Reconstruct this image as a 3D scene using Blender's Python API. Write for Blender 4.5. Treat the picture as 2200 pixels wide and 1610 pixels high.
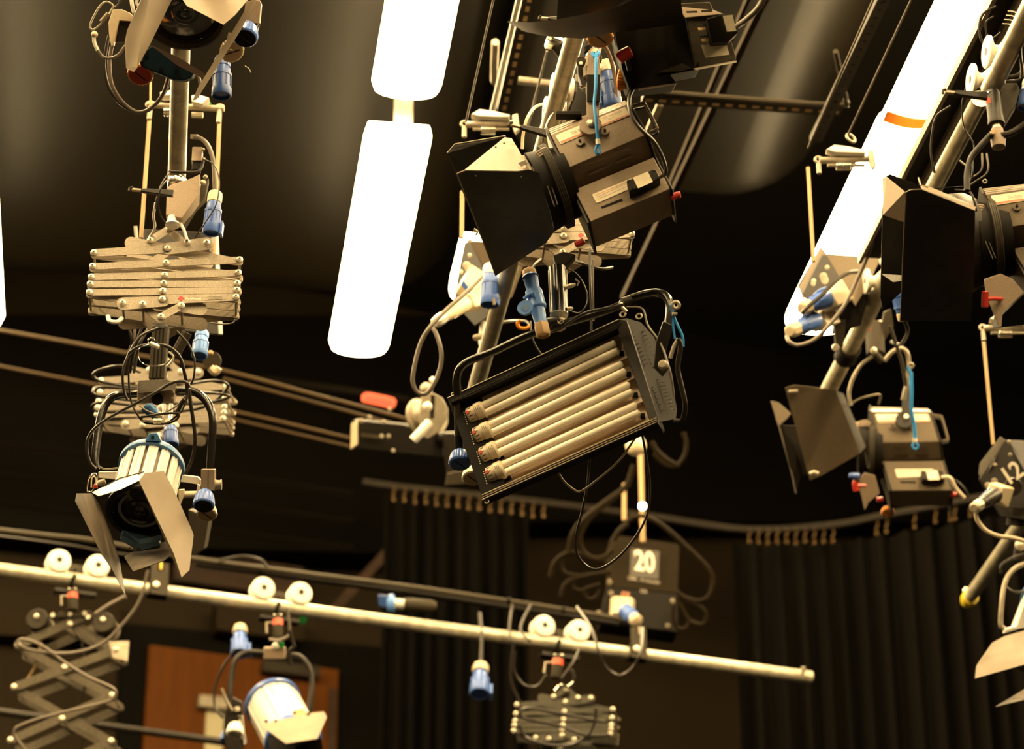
import bpy, bmesh, math, random
from mathutils import Vector, Matrix
random.seed(7)
SC = bpy.context.scene
COL = SC.collection
for o in list(bpy.data.objects): bpy.data.objects.remove(o, do_unlink=True)
# ---------------- camera, world, exposure ----------------
FPX = 5960.0; PITCH = math.radians(27.8); EYE = Vector((0, 0, 1.6))
CX, CY = 1100.0, 805.0
cd = bpy.data.cameras.new('camera'); cam = bpy.data.objects.new('camera', cd); COL.objects.link(cam)
cam.location = EYE; cam.rotation_euler = (math.pi/2 + PITCH, 0, 0)
cd.sensor_width = 36.0; cd.lens = FPX/2200*36.0; cd.clip_end = 200
cd.dof.use_dof = True; cd.dof.focus_distance = 7.1; cd.dof.aperture_fstop = 2.8; cd.dof.aperture_blades = 9
SC.camera = cam
SC.view_settings.view_transform = 'Standard'; SC.view_settings.look = 'None'
SC.view_settings.gamma = 1.0; SC.view_settings.use_curve_mapping = False
SC.view_settings.exposure = 0.75
try:
    SC.cycles.use_denoising = True
    SC.cycles.max_bounces = 6; SC.cycles.diffuse_bounces = 3; SC.cycles.glossy_bounces = 3
    SC.cycles.sample_clamp_indirect = 4.0
except Exception: pass
wd = bpy.data.worlds.new('room_dark'); SC.world = wd; wd.use_nodes = True
wd.node_tree.nodes['Background'].inputs[0].default_value = (1.0, .78, .5, 1)
wd.node_tree.nodes['Background'].inputs[1].default_value = 0.004
LAMP_COL = (1.0, .725, .35); LAMP_E = 40.0

# ---------------- projection helpers: photo pixel -> point in the room ----------------
RT = Vector((1, 0, 0)); UPV = Vector((0, -math.sin(PITCH), math.cos(PITCH))); FW = Vector((0, math.cos(PITCH), math.sin(PITCH)))
ZZ = Vector((0, 0, 1))
def ray(px, py): return RT*((px-CX)/FPX) - UPV*((py-CY)/FPX) + FW
def W(px, py, d): return EYE + ray(px, py)*d
def Hp(px, py, h):
    r = ray(px, py); return EYE + r*(h/r.z)
def pxm(n, d): return n*d/FPX
class Frame:
    """a real plane in the room; kind 'v' = vertical plane turned by yaw, tilt leans its top away"""
    def __init__(s, cx, cy, d, yaw=0, tilt=0):
        s.o = W(cx, cy, d); y, t = math.radians(yaw), math.radians(tilt)
        s.u = Vector((math.cos(y), math.sin(y), 0))
        n = Vector((math.sin(y), -math.cos(y), 0))
        s.v = (ZZ*math.cos(t) - n*math.sin(t)).normalized(); s.n = s.u.cross(s.v).normalized(); s.d = d
    def p(s, px, py, w=0.0):
        r = ray(px, py); o = s.o + s.n*w
        t = (o-EYE).dot(s.n)/r.dot(s.n); return EYE + r*t
    def q(s, px, py, w=0.0): return s.p(px, py, 0) + s.n*w
    def l(s, x, y, w=0.0): return s.o + s.u*x + s.v*y + s.n*w

# ---------------- mesh builder ----------------
def perp(a):
    a = a.normalized(); b = Vector((0, 0, 1)) if abs(a.z) < .9 else Vector((1, 0, 0))
    u = a.cross(b).normalized(); return u, a.cross(u).normalized()
def catmull(P, n=6):
    if len(P) < 3: return P
    Q = [P[0]*2-P[1]] + list(P) + [P[-1]*2-P[-2]]; out = []
    for i in range(1, len(Q)-2):
        a, b, c, e = Q[i-1], Q[i], Q[i+1], Q[i+2]
        for k in range(n):
            t = k/n
            out.append(.5*((2*b)+(c-a)*t+(2*a-5*b+4*c-e)*t*t+(3*b-a-3*c+e)*t**3))
    out.append(P[-1]); return out
class MB:
    def __init__(s): s.v = []; s.f = []
    def face(s, pts):
        i = len(s.v); s.v += [Vector(p) for p in pts]; s.f.append(tuple(range(i, i+len(pts)))); return s
    def prism(s, pts, vec):
        n = len(pts); i = len(s.v); s.v += [Vector(p) for p in pts] + [Vector(p)+vec for p in pts]
        s.f.append(tuple(range(i, i+n))); s.f.append(tuple(range(i+2*n-1, i+n-1, -1)))
        for k in range(n): s.f.append((i+k, i+n+k, i+n+(k+1) % n, i+(k+1) % n))
        return s
    def loft(s, A, B):
        n = len(A); i = len(s.v); s.v += [Vector(p) for p in A] + [Vector(p) for p in B]
        s.f.append(tuple(range(i, i+n))); s.f.append(tuple(range(i+2*n-1, i+n-1, -1)))
        for k in range(n): s.f.append((i+k, i+n+k, i+n+(k+1) % n, i+(k+1) % n))
        return s
    def box(s, c, x, y, z):
        c = Vector(c); P = [c-x-y-z, c+x-y-z, c+x+y-z, c-x+y-z]; return s.prism(P, z*2)
    def tube(s, pts, r, n=10, sm=0, cap=True, r2=None, rad=None):
        P = [Vector(p) for p in pts]
        if sm: P = catmull(P, sm)
        m = len(P); i0 = len(s.v); T = (P[1]-P[0]).normalized(); u, w = perp(T)
        for k in range(m):
            t = (P[min(k+1, m-1)]-P[max(k-1, 0)])
            if t.length > 1e-9: t.normalize()
            else: t = T
            u = (u - t*u.dot(t)).normalized(); w = t.cross(u)
            rr = r if r2 is None else r+(r2-r)*k/(m-1)
            for j in range(n):
                a = 2*math.pi*j/n; s.v.append(P[k]+u*math.cos(a)*rr+w*math.sin(a)*rr)
        for k in range(m-1):
            for j in range(n):
                a = i0+k*n+j; b = i0+k*n+(j+1) % n; s.f.append((a, b, b+n, a+n))
        if cap:
            s.f.append(tuple(range(i0+n-1, i0-1, -1))); s.f.append(tuple(range(i0+(m-1)*n, i0+m*n)))
        return s
    def lathe(s, a, ax, prof, n=24, cap=True):
        a = Vector(a); ax = Vector(ax).normalized(); u, w = perp(ax); i0 = len(s.v); m = len(prof)
        for t, r in prof:
            for j in range(n):
                g = 2*math.pi*j/n; s.v.append(a+ax*t+(u*math.cos(g)+w*math.sin(g))*max(r, 1e-5))
        for k in range(m-1):
            for j in range(n):
                x = i0+k*n+j; y = i0+k*n+(j+1) % n; s.f.append((x, x+n, y+n, y))
        if cap:
            s.f.append(tuple(range(i0, i0+n))); s.f.append(tuple(range(i0+m*n-1, i0+(m-1)*n-1, -1)))
        return s
    def cyl(s, a, b, r, n=20):
        a, b = Vector(a), Vector(b); return s.lathe(a, b-a, [(0, r), ((b-a).length, r)], n)
    def torus(s, c, nrm, R, r, n=28, m=8, sx=1.0):
        c = Vector(c); u, w = perp(Vector(nrm)); nn = Vector(nrm).normalized(); i0 = len(s.v)
        for i in range(n):
            a = 2*math.pi*i/n; e = u*math.cos(a)+w*math.sin(a)
            for j in range(m):
                b = 2*math.pi*j/m; s.v.append(c+e*(R+r*math.cos(b))+nn*r*math.sin(b))
        for i in range(n):
            for j in range(m):
                s.f.append((i0+i*m+j, i0+((i+1) % n)*m+j, i0+((i+1) % n)*m+(j+1) % m, i0+i*m+(j+1) % m))
        return s
    def ball(s, c, r, n=16):
        return s.lathe(Vector(c)-Vector((0, 0, r)), (0, 0, 1), [(r-r*math.cos(math.pi*k/10), r*math.sin(math.pi*k/10)) for k in range(11)], n, False)
    def sheet(s, P, th):
        """grid of points with thickness vector"""
        R, C_ = len(P), len(P[0]); i = len(s.v); s.v += [Vector(p) for r in P for p in r] + [Vector(p)+th for r in P for p in r]; o = R*C_
        for a in range(R-1):
            for b in range(C_-1):
                k = i+a*C_+b; s.f.append((k, k+1, k+1+C_, k+C_)); s.f.append((k+o, k+C_+o, k+1+C_+o, k+1+o))
        def edge(l):
            for x, y in zip(l, l[1:]): s.f.append((i+x, i+x+o, i+y+o, i+y))
        edge(list(range(C_))); edge([C_*(R-1)+b for b in range(C_)][::-1]); edge([a*C_ for a in range(R)][::-1]); edge([a*C_+C_-1 for a in range(R)])
        return s
def obj(name, mb, mat, parent=None, bevel=0.0, smooth=35, label=None):
    me = bpy.data.meshes.new(name); off = parent_loc(parent) if parent else None
    if off is None:
        off = sum(mb.v, Vector())/max(1, len(mb.v))
    me.from_pydata([tuple(p-off) for p in mb.v], [], mb.f); me.validate()
    bm = bmesh.new(); bm.from_mesh(me); bmesh.ops.recalc_face_normals(bm, faces=bm.faces); bm.to_mesh(me); bm.free()
    me.materials.append(mat)
    me.polygons.foreach_set('use_smooth', [True]*len(me.polygons))
    me.set_sharp_from_angle(angle=math.radians(smooth)); me.update()
    o = bpy.data.objects.new(name, me); COL.objects.link(o)
    if parent: o.parent = parent
    else: o.location = off
    if bevel:
        b = o.modifiers.new('edge', 'BEVEL'); b.width = bevel; b.segments = 2; b.limit_method = 'ANGLE'; b.angle_limit = math.radians(40); b.harden_normals = True
    if label: o['label'] = label
    return o
def parent_loc(p):
    v = Vector(p.location)
    while p.parent: p = p.parent; v = v+Vector(p.location)
    return v
def thing(name, label, cat, loc, group=None):
    o = bpy.data.objects.new(name, None); COL.objects.link(o); o.location = loc; o.empty_display_size = .05
    o['label'] = label; o['category'] = cat
    if group: o['group'] = group
    return o
def tag(o, label, cat, group=None):
    o['label'] = label; o['category'] = cat
    if group: o['group'] = group
    return o
def struct(name, mb, mat, parent=None, bevel=0):
    o = obj(name, mb, mat, parent, bevel)
    if not parent: o['kind'] = 'structure'
    return o
def text(name, s, c, u, v, h, mat, parent, w=None, th=.001, bold=0.0, ext=1.0):
    """lettering laid on a surface: c centre, u/v unit axes, h letter height, w total width"""
    cu = bpy.data.curves.new(name, 'FONT'); cu.body = s; cu.size = 1.0; cu.align_x = 'CENTER'; cu.align_y = 'CENTER'; cu.extrude = .0
    cu.offset = bold
    tmp = bpy.data.objects.new('tmp_text', cu); COL.objects.link(tmp)
    bpy.context.view_layer.update()
    me = bpy.data.meshes.new_from_object(tmp.evaluated_get(bpy.context.evaluated_depsgraph_get()))
    bpy.data.objects.remove(tmp, do_unlink=True)
    xs = [q.co.x for q in me.vertices]; ys = [q.co.y for q in me.vertices]
    x0, x1, y0, y1 = min(xs), max(xs), min(ys), max(ys); sy = h/(y1-y0); sx = (w/(x1-x0)) if w else sy
    n = u.cross(v); mb = MB()
    mb.v = [Vector(c)+u*((q.co.x-(x0+x1)/2)*sx)+v*((q.co.y-(y0+y1)/2)*sy)+n*th for q in me.vertices]
    mb.f = [tuple(p.vertices) for p in me.polygons]
    return obj(name, mb, mat, parent)

# ---------------- materials ----------------
MATS = {}
def mat(name, col, rough=.5, metal=0.0, noise=0.0, nscale=40, bump=0.0, emit=None, es=0, spec=.5, col2=None, stretch=None, detail=4):
    m = bpy.data.materials.new(name); m.use_nodes = True; nt = m.node_tree; b = nt.nodes['Principled BSDF']
    b.inputs['Base Color'].default_value = (*col, 1); b.inputs['Roughness'].default_value = rough; b.inputs['Metallic'].default_value = metal
    b.inputs['Specular IOR Level'].default_value = spec
    if noise or bump or col2:
        tc = nt.nodes.new('ShaderNodeTexCoord'); mp = nt.nodes.new('ShaderNodeMapping'); nz = nt.nodes.new('ShaderNodeTexNoise')
        nz.inputs['Scale'].default_value = nscale; nz.inputs['Detail'].default_value = detail
        if stretch: mp.inputs['Scale'].default_value = stretch
        nt.links.new(tc.outputs['Object'], mp.inputs['Vector']); nt.links.new(mp.outputs['Vector'], nz.inputs['Vector'])
        if noise or col2:
            cr = nt.nodes.new('ShaderNodeValToRGB'); c2 = col2 or tuple(min(1, c*(1+noise)) for c in col); c1 = col if col2 else tuple(c*(1-noise) for c in col)
            cr.color_ramp.elements[0].position = .35; cr.color_ramp.elements[1].position = .65
            cr.color_ramp.elements[0].color = (*c1, 1); cr.color_ramp.elements[1].color = (*c2, 1)
            nt.links.new(nz.outputs['Fac'], cr.inputs['Fac']); nt.links.new(cr.outputs['Color'], b.inputs['Base Color'])
        if bump:
            bp = nt.nodes.new('ShaderNodeBump'); bp.inputs['Strength'].default_value = bump; bp.inputs['Distance'].default_value = .002
            nt.links.new(nz.outputs['Fac'], bp.inputs['Height']); nt.links.new(bp.outputs['Normal'], b.inputs['Normal'])
    if emit:
        b.inputs['Emission Color'].default_value = (*emit, 1); b.inputs['Emission Strength'].default_value = es
    MATS[name] = m; return m
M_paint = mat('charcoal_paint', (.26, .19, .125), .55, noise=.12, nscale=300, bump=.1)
M_dark = mat('black_metal', (.017, .013, .009), .45, spec=.25, noise=.2, nscale=60)
M_black = mat('black_matt', (.008, .006, .004), .65, spec=.12)
M_flap = mat('barndoor_shaded', (.022, .018, .013), .55, noise=.35, nscale=18, detail=6)  # door paint darkened for leaves that face down, away from the lamps
M_flapg = mat('barndoor_grey', (.28, .22, .155), .5, noise=.10, nscale=14, detail=5)
M_flapw = mat('barndoor_worn', (.022, .017, .012), .5, col2=(.13, .10, .07), nscale=16, stretch=(1, 3, .4), detail=7)
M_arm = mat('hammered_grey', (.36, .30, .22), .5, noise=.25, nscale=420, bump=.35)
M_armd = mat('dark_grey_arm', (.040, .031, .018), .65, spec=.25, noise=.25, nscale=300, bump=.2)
M_bolt = mat('zinc_bolt', (.86, .78, .62), .35, .35)
M_chrome = mat('bright_steel', (.78, .74, .66), .22, 1.0, noise=.1, nscale=30)
M_galv = mat('galvanised_tube', (.52, .48, .36), .36, .35, noise=.22, nscale=26, bump=.05, stretch=(1, 1, 1), detail=8)
M_steel = mat('dull_steel', (.36, .31, .23), .45, .3, noise=.15, nscale=40)
M_white = mat('white_paint', (.80, .76, .68), .4)
M_nylon = mat('white_nylon', (.82, .78, .68), .35)
M_beige = mat('beige_plastic', (.58, .48, .33), .45, noise=.06, nscale=60)
M_cream = mat('cream_plastic', (.72, .60, .40), .4)
M_gloss = mat('gloss_black', (.010, .008, .006), .20, spec=.6)
M_paint_dim = mat('charcoal_paint_dim', (.115, .085, .052), .6, noise=.12, nscale=200, spec=.3)  # charcoal paint with the weaker light put into its colour
M_armb = mat('dimmed_grey', (.19, .155, .11), .55, noise=.2, nscale=200)  # hoist grey toned down for the dimmer rear hoist; also the lamp drums
M_armc = mat('dimmed_brown_grey_arm', (.080, .064, .040), .6, noise=.2, nscale=100, spec=.3)  # hoist grey darkened for the weak light at the back, open hoist
M_arme = mat('dimmed_deep_grey_arm', (.045, .040, .026), .6, noise=.2, nscale=100, spec=.25)  # hoist grey at its darkest, poor light put into the bottom hoist
M_darkred = mat('ink_dark_red', (.16, .01, .002), .6)
M_blue = mat('blue_plastic', (.080, .165, .50), .32)
M_dblue = mat('dark_blue_plastic', (.03, .085, .30), .35)
M_lblue = mat('light_blue_plastic', (.15, .35, .85), .33)
M_ablue = mat('blue_casting', (.07, .21, .46), .4)
M_dteal = mat('dark_blue_casting', (.006, .018, .028), .7, spec=.12)
M_cord = mat('blue_cord', (.03, .32, .80), .6, noise=.15, nscale=400)
M_orange = mat('orange_plastic', (.85, .28, .02), .4)
M_red = mat('red_plastic', (.45, .03, .02), .35)
M_redor = mat('orange_red_vinyl', (.42, .032, .002), .6)
M_redlab = mat('red_label', (.75, .10, .05), .5)
M_rubber = mat('black_rubber', (.030, .024, .018), .36)
M_tapeg = mat('grey_cable', (.17, .14, .11), .45)
M_yellow = mat('yellow_plastic', (.85, .55, .02), .4)
M_yelcap = mat('yellow_cap', (.80, .60, .03), .45)
M_label = mat('paper_label', (.85, .74, .54), .5, noise=.08, nscale=60)
M_ink = mat('ink_dark', (.06, .05, .04), .6)
M_paleink = mat('ink_pale', (.80, .74, .62), .5)
M_greyink = mat('ink_grey', (.30, .26, .20), .5)
M_rust = mat('ink_rust', (.55, .22, .12), .5)
M_green = mat('green_plastic', (.01, .22, .04), .4)
M_strap = mat('tan_strap', (.42, .27, .12), .6)
M_tube = mat('lamp_glass_white', (.95, .87, .70), .18, spec=.6)
M_refl = mat('satin_reflector', (.80, .62, .43), .40, .0, noise=.06, nscale=8)
M_lens = mat('dark_lens', (.02, .014, .010), .12, spec=.8)
M_ceil = mat('ceiling_fabric', (.005, .0038, .002), .7, noise=.12, nscale=1.2, spec=.2)
M_panel = mat('charcoal_panel', (.0042, .0031, .0013), .48, noise=.10, nscale=1.0, spec=.11)
M_wall = mat('brown_grey_wall', (.024, .016, .007), .8, noise=.1, nscale=1.5, spec=.15)
M_wallb = mat('black_wall', (.0035, .0025, .0012), .8, noise=.2, nscale=2, spec=.1)
M_floor = mat('studio_floor', (.012, .010, .008), .5, noise=.05, nscale=2)
M_curt = mat('black_curtain', (.0016, .0010, .0004), .9, noise=.3, nscale=6, stretch=(1, 1, .1), spec=.07)
M_door = mat('orange_wood', (.13, .038, .002), .6, noise=.12, nscale=5, stretch=(6, 6, .5), spec=.12)
M_notice = mat('pale_glass', (.62, .56, .34), .4)
def translucent(name, col):
    m = bpy.data.materials.new(name); m.use_nodes = True; nt = m.node_tree; out = nt.nodes['Material Output']; b = nt.nodes['Principled BSDF']; b.inputs['Base Color'].default_value = (*col, 1); b.inputs['Roughness'].default_value = .7
    t = nt.nodes.new('ShaderNodeBsdfTranslucent'); t.inputs['Color'].default_value = (*col, 1); x = nt.nodes.new('ShaderNodeMixShader'); x.inputs['Fac'].default_value = .6
    nt.links.new(b.outputs[0], x.inputs[1]); nt.links.new(t.outputs[0], x.inputs[2]); nt.links.new(x.outputs[0], out.inputs['Surface']); return m
M_web = translucent('tan_webbing', (.30, .15, .05))
M_timber = mat('brown_timber', (.035, .014, .0025), .7, noise=.3, nscale=5, stretch=(.5, 3, 6))
M_glow = mat('lit_diffuser', (.9, .85, .75), .4, emit=LAMP_COL, es=LAMP_E)
# ---------------- room ----------------
M_track = mat('brown_track', (.020, .012, .005), .75, spec=.08)
M_hook = mat('brassy_hook', (.11, .065, .02), .4, .5)
DD = Vector((-.1373, .9905, 0)).normalized(); CC = Vector((.9905, .1373, 0)).normalized()
a_ = math.radians(20.5); WD = Vector((math.cos(a_), math.sin(a_), 0)); WN = Vector((math.sin(a_), -math.cos(a_), 0))
m = MB().box((2, 5, -.05), Vector((14, 0, 0)), Vector((0, 17, 0)), Vector((0, 0, .05))); struct('floor', m, M_floor)
m = MB().box((2, 5, 9.27), Vector((14, 0, 0)), Vector((0, 17, 0)), Vector((0, 0, .05))); struct('ceiling', m, M_ceil)
m = MB().box((-9.5, 5, 4.6), Vector((.1, 0, 0)), Vector((0, 17, 0)), Vector((0, 0, 4.6))); struct('wall_left', m, M_wallb)
m = MB().box((10.5, 5, 4.6), Vector((.1, 0, 0)), Vector((0, 17, 0)), Vector((0, 0, 4.6))); struct('wall_right', m, M_wallb)
m = MB().box((0, -8, 4.6), Vector((10.5, 0, 0)), Vector((0, .1, 0)), Vector((0, 0, 4.6))); struct('wall_behind', m, M_wallb)
# far wall (angled), door height taken from the gallery it stands on
FO = W(520, 1500, 14.2)          # a point on the far wall
def FWp(px, py, w=0):            # pixel onto the far wall plane
    r = ray(px, py); o = FO+WN*w; return EYE+r*((o-EYE).dot(WN)/r.dot(WN))
wc = Vector((FO.x, FO.y, 4.6))
m = MB().box(wc+WD*3-WN*.1, WD*11, WN*.1, Vector((0, 0, 4.6))); struct('wall_back', m, M_wall)
def wallbox(name, pts, w, matl, parent=None, th=.05, st=True, bevel=0):
    P = [FWp(x, y, w) for x, y in pts]; m = MB().prism(P, WN*th)
    return struct(name, m, matl, parent, bevel) if st else obj(name, m, matl, parent, bevel)
def vrect(x0, y0, x1, y1):  # upright rectangle whose top follows the wall, pixel corners at (x0,y0)-(x1,y1 top right)
    return [(x0, y0), (x1, y1), (x1-6, 1690), (x0-6, 1690)]
# dark portal round the door, the door, its closer and notice
wallbox('trim_1', [(256, 1345), (850, 1400), (835, 1690), (246, 1690)], .002, M_wallb, th=.04)
dr = thing('door_1', 'orange wooden door with a grey closer and a pale glazed panel', 'door', FWp(520, 1650)); dr['kind'] = 'structure'
wallbox('door_leaf', [(318, 1392), (722, 1446), (716, 1690), (300, 1690)], .045, M_door, dr, .04, False)
wallbox('glazed_panel', [(443, 1528), (482, 1533), (470, 1690), (436, 1690)], .087, M_notice, dr, .006, False)
wallbox('door_closer', [(424, 1499), (500, 1507), (496, 1533), (422, 1524)], .09, M_steel, dr, .05, False, .004)
wallbox('door_edge_strip', [(708, 1480), (722, 1482), (716, 1690), (702, 1690)], .088, M_timber, dr, .01, False)
# door coordinator rail on the second leaf
wallbox('closer_rail', [(560, 1425), (682, 1441), (680, 1464), (558, 1450)], .09, M_armd, dr, .06, False, .004)
# upper-left brown fascia and timber pieces above the door
wallbox('trim_2', [(365, 1195), (640, 1235), (640, 1300), (365, 1262)], .03, M_timber, th=.10)
wallbox('trim_3', [(-120, 1270), (250, 1300), (246, 1395), (-120, 1372)], .02, M_wall, th=.10)
wallbox('trim_4', [(455, 1310), (640, 1335), (640, 1392), (455, 1368)], .06, M_wall, th=.10)
# sloping timber brace behind the hoist
m = MB(); A, B = W(838, 1180, 13.6), W(716, 1312, 13.6); u = (B-A).normalized(); s = u.cross(FW).normalized()
m.box((A+B)/2, (B-A)/2, s*.022, FW*.03); o = obj('timber_brace', m, M_timber); tag(o, 'sloping brown timber brace in the dark above the door', 'brace')
m = MB().prism([FWp(728, 1395, .1), FWp(835, 1330, .1), FWp(835, 1400, .1)], WN*.05)
wallbox('trim_5', [(-400, 700), (2600, 700), (2600, 1140), (1130, 1140), (850, 1210), (360, 1195), (-400, 1120)], .14, M_wallb, th=.12)
# curtains and their curved rail
def curtain(name, xs, ytop, d, label, pitchpx=34, amp=.09, fold=1.0):
    m = MB(); n = int((xs[1]-xs[0])/5); top = []; bot = []
    P = [[], [], [], []]
    for i in range(n+1):
        x = xs[0]+(xs[1]-xs[0])*i/n; ph = 2*math.pi*x/pitchpx*fold+.9*math.sin(x*.021)
        w = amp*(math.sin(ph)*.7+.3*math.sin(ph*.47+1))
        b = W(x, ytop(x), d(x)); n_ = Vector((0, -1, 0))
        for k, (dz, am) in enumerate(((0, .35), (-.5, .8), (-2.0, 1), (-4.4, 1.15))): P[k].append(b+Vector((0, 0, dz))+n_*w*am)
    m.sheet(P, Vector((0, .006, 0))); o = obj(name, m, M_curt, smooth=60); tag(o, label, 'curtain'); return o
yt1 = lambda x: 1058+(x-850)*.13
curtain('stage_curtain', (828, 1135), yt1, lambda x: 13.0, 'long black curtain in narrow folds behind the pipe, left of the plain wall')
yt2 = lambda x: 1168 - max(0, x-1800)*.17
curtain('stage_curtain', (1572, 2260), yt2, lambda x: 12.9-(x-1572)*.0006, 'wide black curtain hanging below the far right lamps', 46)
m = MB().tube([W(780, 1036, 13.0), W(850, 1046, 13.0), W(1000, 1062, 13.0), W(1180, 1082, 13.0), W(1400, 1110, 12.98), W(1600, 1138, 12.9), W(1780, 1130, 12.85), W(1900, 1108, 12.8), W(2050, 1080, 12.7), W(2250, 1040, 12.6)], .018, 8, 5)
rl = obj('curtain_rail', m, M_dark); tag(rl, 'thin curved black rail carrying both curtains', 'rail')
k = 0
for x in list(range(846, 1182, 23)) + list(range(1610, 1806, 20)) + [1884, 1905, 1965, 2010, 2042, 2052, 2085]:
    y = (1046+(x-850)*.112 if x < 1200 else 1136-max(0, x-1800)*.2); d = 12.85 if x < 1200 else 12.7
    hk = MB(); jit = random.uniform(-2, 2)
    hk.tube([W(x, y, d), W(x+2, y+10, d), W(x-2, y+18, d), W(x+1, y+26+jit, d)], .0035, 6, 3); hk.ball(W(x, y+30+jit, d), .009, 8)
    o = obj('curtain_hook', hk, M_hook)
    tag(o, 'small metal curtain hook on the rail over the left curtain' if x < 1200 else 'small metal curtain hook on the rail over the right curtain', 'hook', 'hooks over the left curtain' if x < 1200 else 'hooks over the right curtain')
# big rounded charcoal panels under the ceiling
def cloud(name, pxl, pxr, yfar, h, label, rb=.35, near=-6.0, hh=.48):
    A, B = Hp(pxl, yfar, h), Hp(pxr, yfar, h); w = (B-A).dot(CC)
    c = (A+B)/2; L = 14.0; m = MB(); m.box(c-DD*(L/2)+Vector((0, 0, hh)), CC*(w/2), DD*(L/2), Vector((0, 0, hh)))
    o = obj(name, m, M_panel, bevel=0); b = o.modifiers.new('edge', 'BEVEL'); b.width = rb; b.segments = 8; b.limit_method = 'NONE'
    tag(o, label, 'ceiling panel'); return o
cloud('ceiling_panel', -1400, 985, 640, 6.45, 'broad charcoal ceiling panel with rounded edge behind the long lit lamp', .46)
cloud('ceiling_panel', 1045, 1745, 486, 6.35, 'charcoal ceiling panel whose rounded corner shows beside the right lit lamps', .44)

# ---------------- ceiling lights ----------------
HL = 6.0
def ceil_light(far_c, length, width, label, h=HL, lx=None, group=None, caps=True):
    base = far_c; t = thing('ceiling_light', label, 'ceiling light', base, group)
    a = base; b = base-DD*length; hw = width/2; dp = .055
    prof = []
    for k in range(9):
        g = math.pi*k/8; prof.append((-hw*math.cos(g)*1.0, -dp*math.sin(g)**.7))
    def sec(p, s=1.0): return [p+CC*(x*s)+ZZ*(z*s) for x, z in prof]+[p+CC*hw*.93*s+ZZ*.035, p-CC*hw*.93*s+ZZ*.035]
    m = MB().loft(sec(b+DD*.035), sec(a-DD*.03)); obj('diffuser', m, M_glow, t)
    m = MB().loft(sec(a-DD*.03), sec(a+DD*.005, .93)); obj('end_cap', m, M_glow, t)
    m = MB().loft(sec(b+DD*.035), sec(b-DD*.004, .97)); obj('end_cap', m, M_white if caps else M_glow, t)
    m = MB().box((a+b)/2+ZZ*.05, CC*hw*.75, DD*(length/2-.05), ZZ*.02); obj('tray', m, M_white, t)
    return t
yb = 745; FB = Hp(770, 742, HL); ceil_light(FB, 1.80, .262, 'long lit ceiling lamp left of centre, the whole lens in view', caps=False)
FA = Hp(872, 186, HL); ceil_light(FA, 1.80, .262, 'lit ceiling lamp cut by the top edge, left of centre', caps=False)
FS = Hp(-56, 682, HL); ceil_light(FS, 1.80, .262, 'lit ceiling lamp showing only as a sliver at the left edge', caps=False)
FC = Hp(1957, 277, HL); ceil_light(FC, 1.80, .262, 'lit ceiling lamp at the top right, beyond the tan strap', caps=False)
FD = Hp(1748, 694, HL); ceil_light(FD, 1.65, .262, 'lit ceiling lamp on the right that ends behind the grey socket box', caps=False)
FE = Hp(991, 622, HL-.2); ceil_light(FE, .40, .10, 'short lit lamp glimpsed beside the socket box left of centre', h=HL-.2, caps=False)
# conduit between the two left lamps, strap between the right ones
m = MB().box((Hp(868, 188, 6.02)+Hp(866, 285, 6.02))/2, CC*.035, (Hp(868, 188, 6.02)-Hp(866, 285, 6.02))/2, ZZ*.02)
tag(obj('cable_trunking', m, M_cream, bevel=.004), 'short cream trunking joining the two left ceiling lamps end to end', 'trunking')
m = MB(); P = [Hp(1893+i*13, 262+18*math.sin(i/9*2.4)**1.0, 5.93) for i in range(10)]
m.sheet([P, [p-DD*.085+ZZ*.0 for p in P]], ZZ*.006); tag(obj('tan_strap', m, M_web), 'curved tan strap between the two right ceiling lamps', 'strap')
# the rows run on towards and behind the camera (outside the photo, they light the room)
for F0, k0 in ((FA, 1), (FS, 1), (FC, 1), (FC+CC*2.0, 0), (FS-CC*1.9, 0)):
    for k in range(k0, k0+4):
        p = F0-DD*(2.05*k); ceil_light(p, 1.8, .262, 'lit ceiling lamp of the rows outside the picture', group='lamps outside the picture')
# ---------------- the pipe grid ----------------
HG = 4.0
def pipe(name, pts, r, matl, label, cat='pipe', n=24):
    m = MB().tube(pts, r, n); o = obj(name, m, matl); tag(o, label, cat); return o
pipe('scaffold_pipe', [Hp(400, -260, 4.2), Hp(379, 408, 4.2)], .0250, M_galv, 'grey scaffold pipe coming down above the left folded hoist')
pipe('scaffold_pipe', [Hp(1268, -40, HG), Hp(1018, 850, HG)], .0243, M_galv, 'grey scaffold pipe running behind the big centre lamp and the tube light')
pr = thing('scaffold_pipe', 'grey scaffold pipe crossing the right lit lamps and ending behind the small right lamp', 'pipe', Hp(1960, 500, 4.3))
obj('tube', MB().tube([Hp(2105, 212, 4.3), Hp(1745, 905, 4.3)], .0268, 24), M_galv, pr)
pipe('scaffold_pipe', [Hp(2340, -240, 3.72), Hp(2128, 192, 3.72)], .0243, M_galv, 'grey scaffold pipe at the top right corner under two nylon wheels')
yp = thing('scaffold_pipe', 'grey scaffold pipe with a yellow end cap at the right', 'pipe', Hp(2120, 1250, HG))
A, B = Hp(2235, 1066, HG), Hp(2080, 1290, HG); obj('tube', MB().tube([A, B], .0243, 24), M_galv, yp)
u = (B-A).normalized(); obj('end_cap', MB().lathe(B-u*.035, u, [(0, .030), (.03, .030), (.052, .024), (.06, .004)]), M_yelcap, yp)
obj('eye_bolt', MB().torus(Hp(2078, 1270, HG+.035), u, .011, .004, 14, 6), M_chrome, yp)
bp_ = thing('scaffold_pipe', 'long bright scaffold pipe crossing low behind everything, carrying three pairs of wheels', 'pipe', Hp(800, 1345, HG))
PA, PB = Hp(-140, 1206, HG), Hp(1742, 1456, HG)
obj('tube', MB().tube([PA, PB], .0243, 28), M_galv, bp_)
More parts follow.
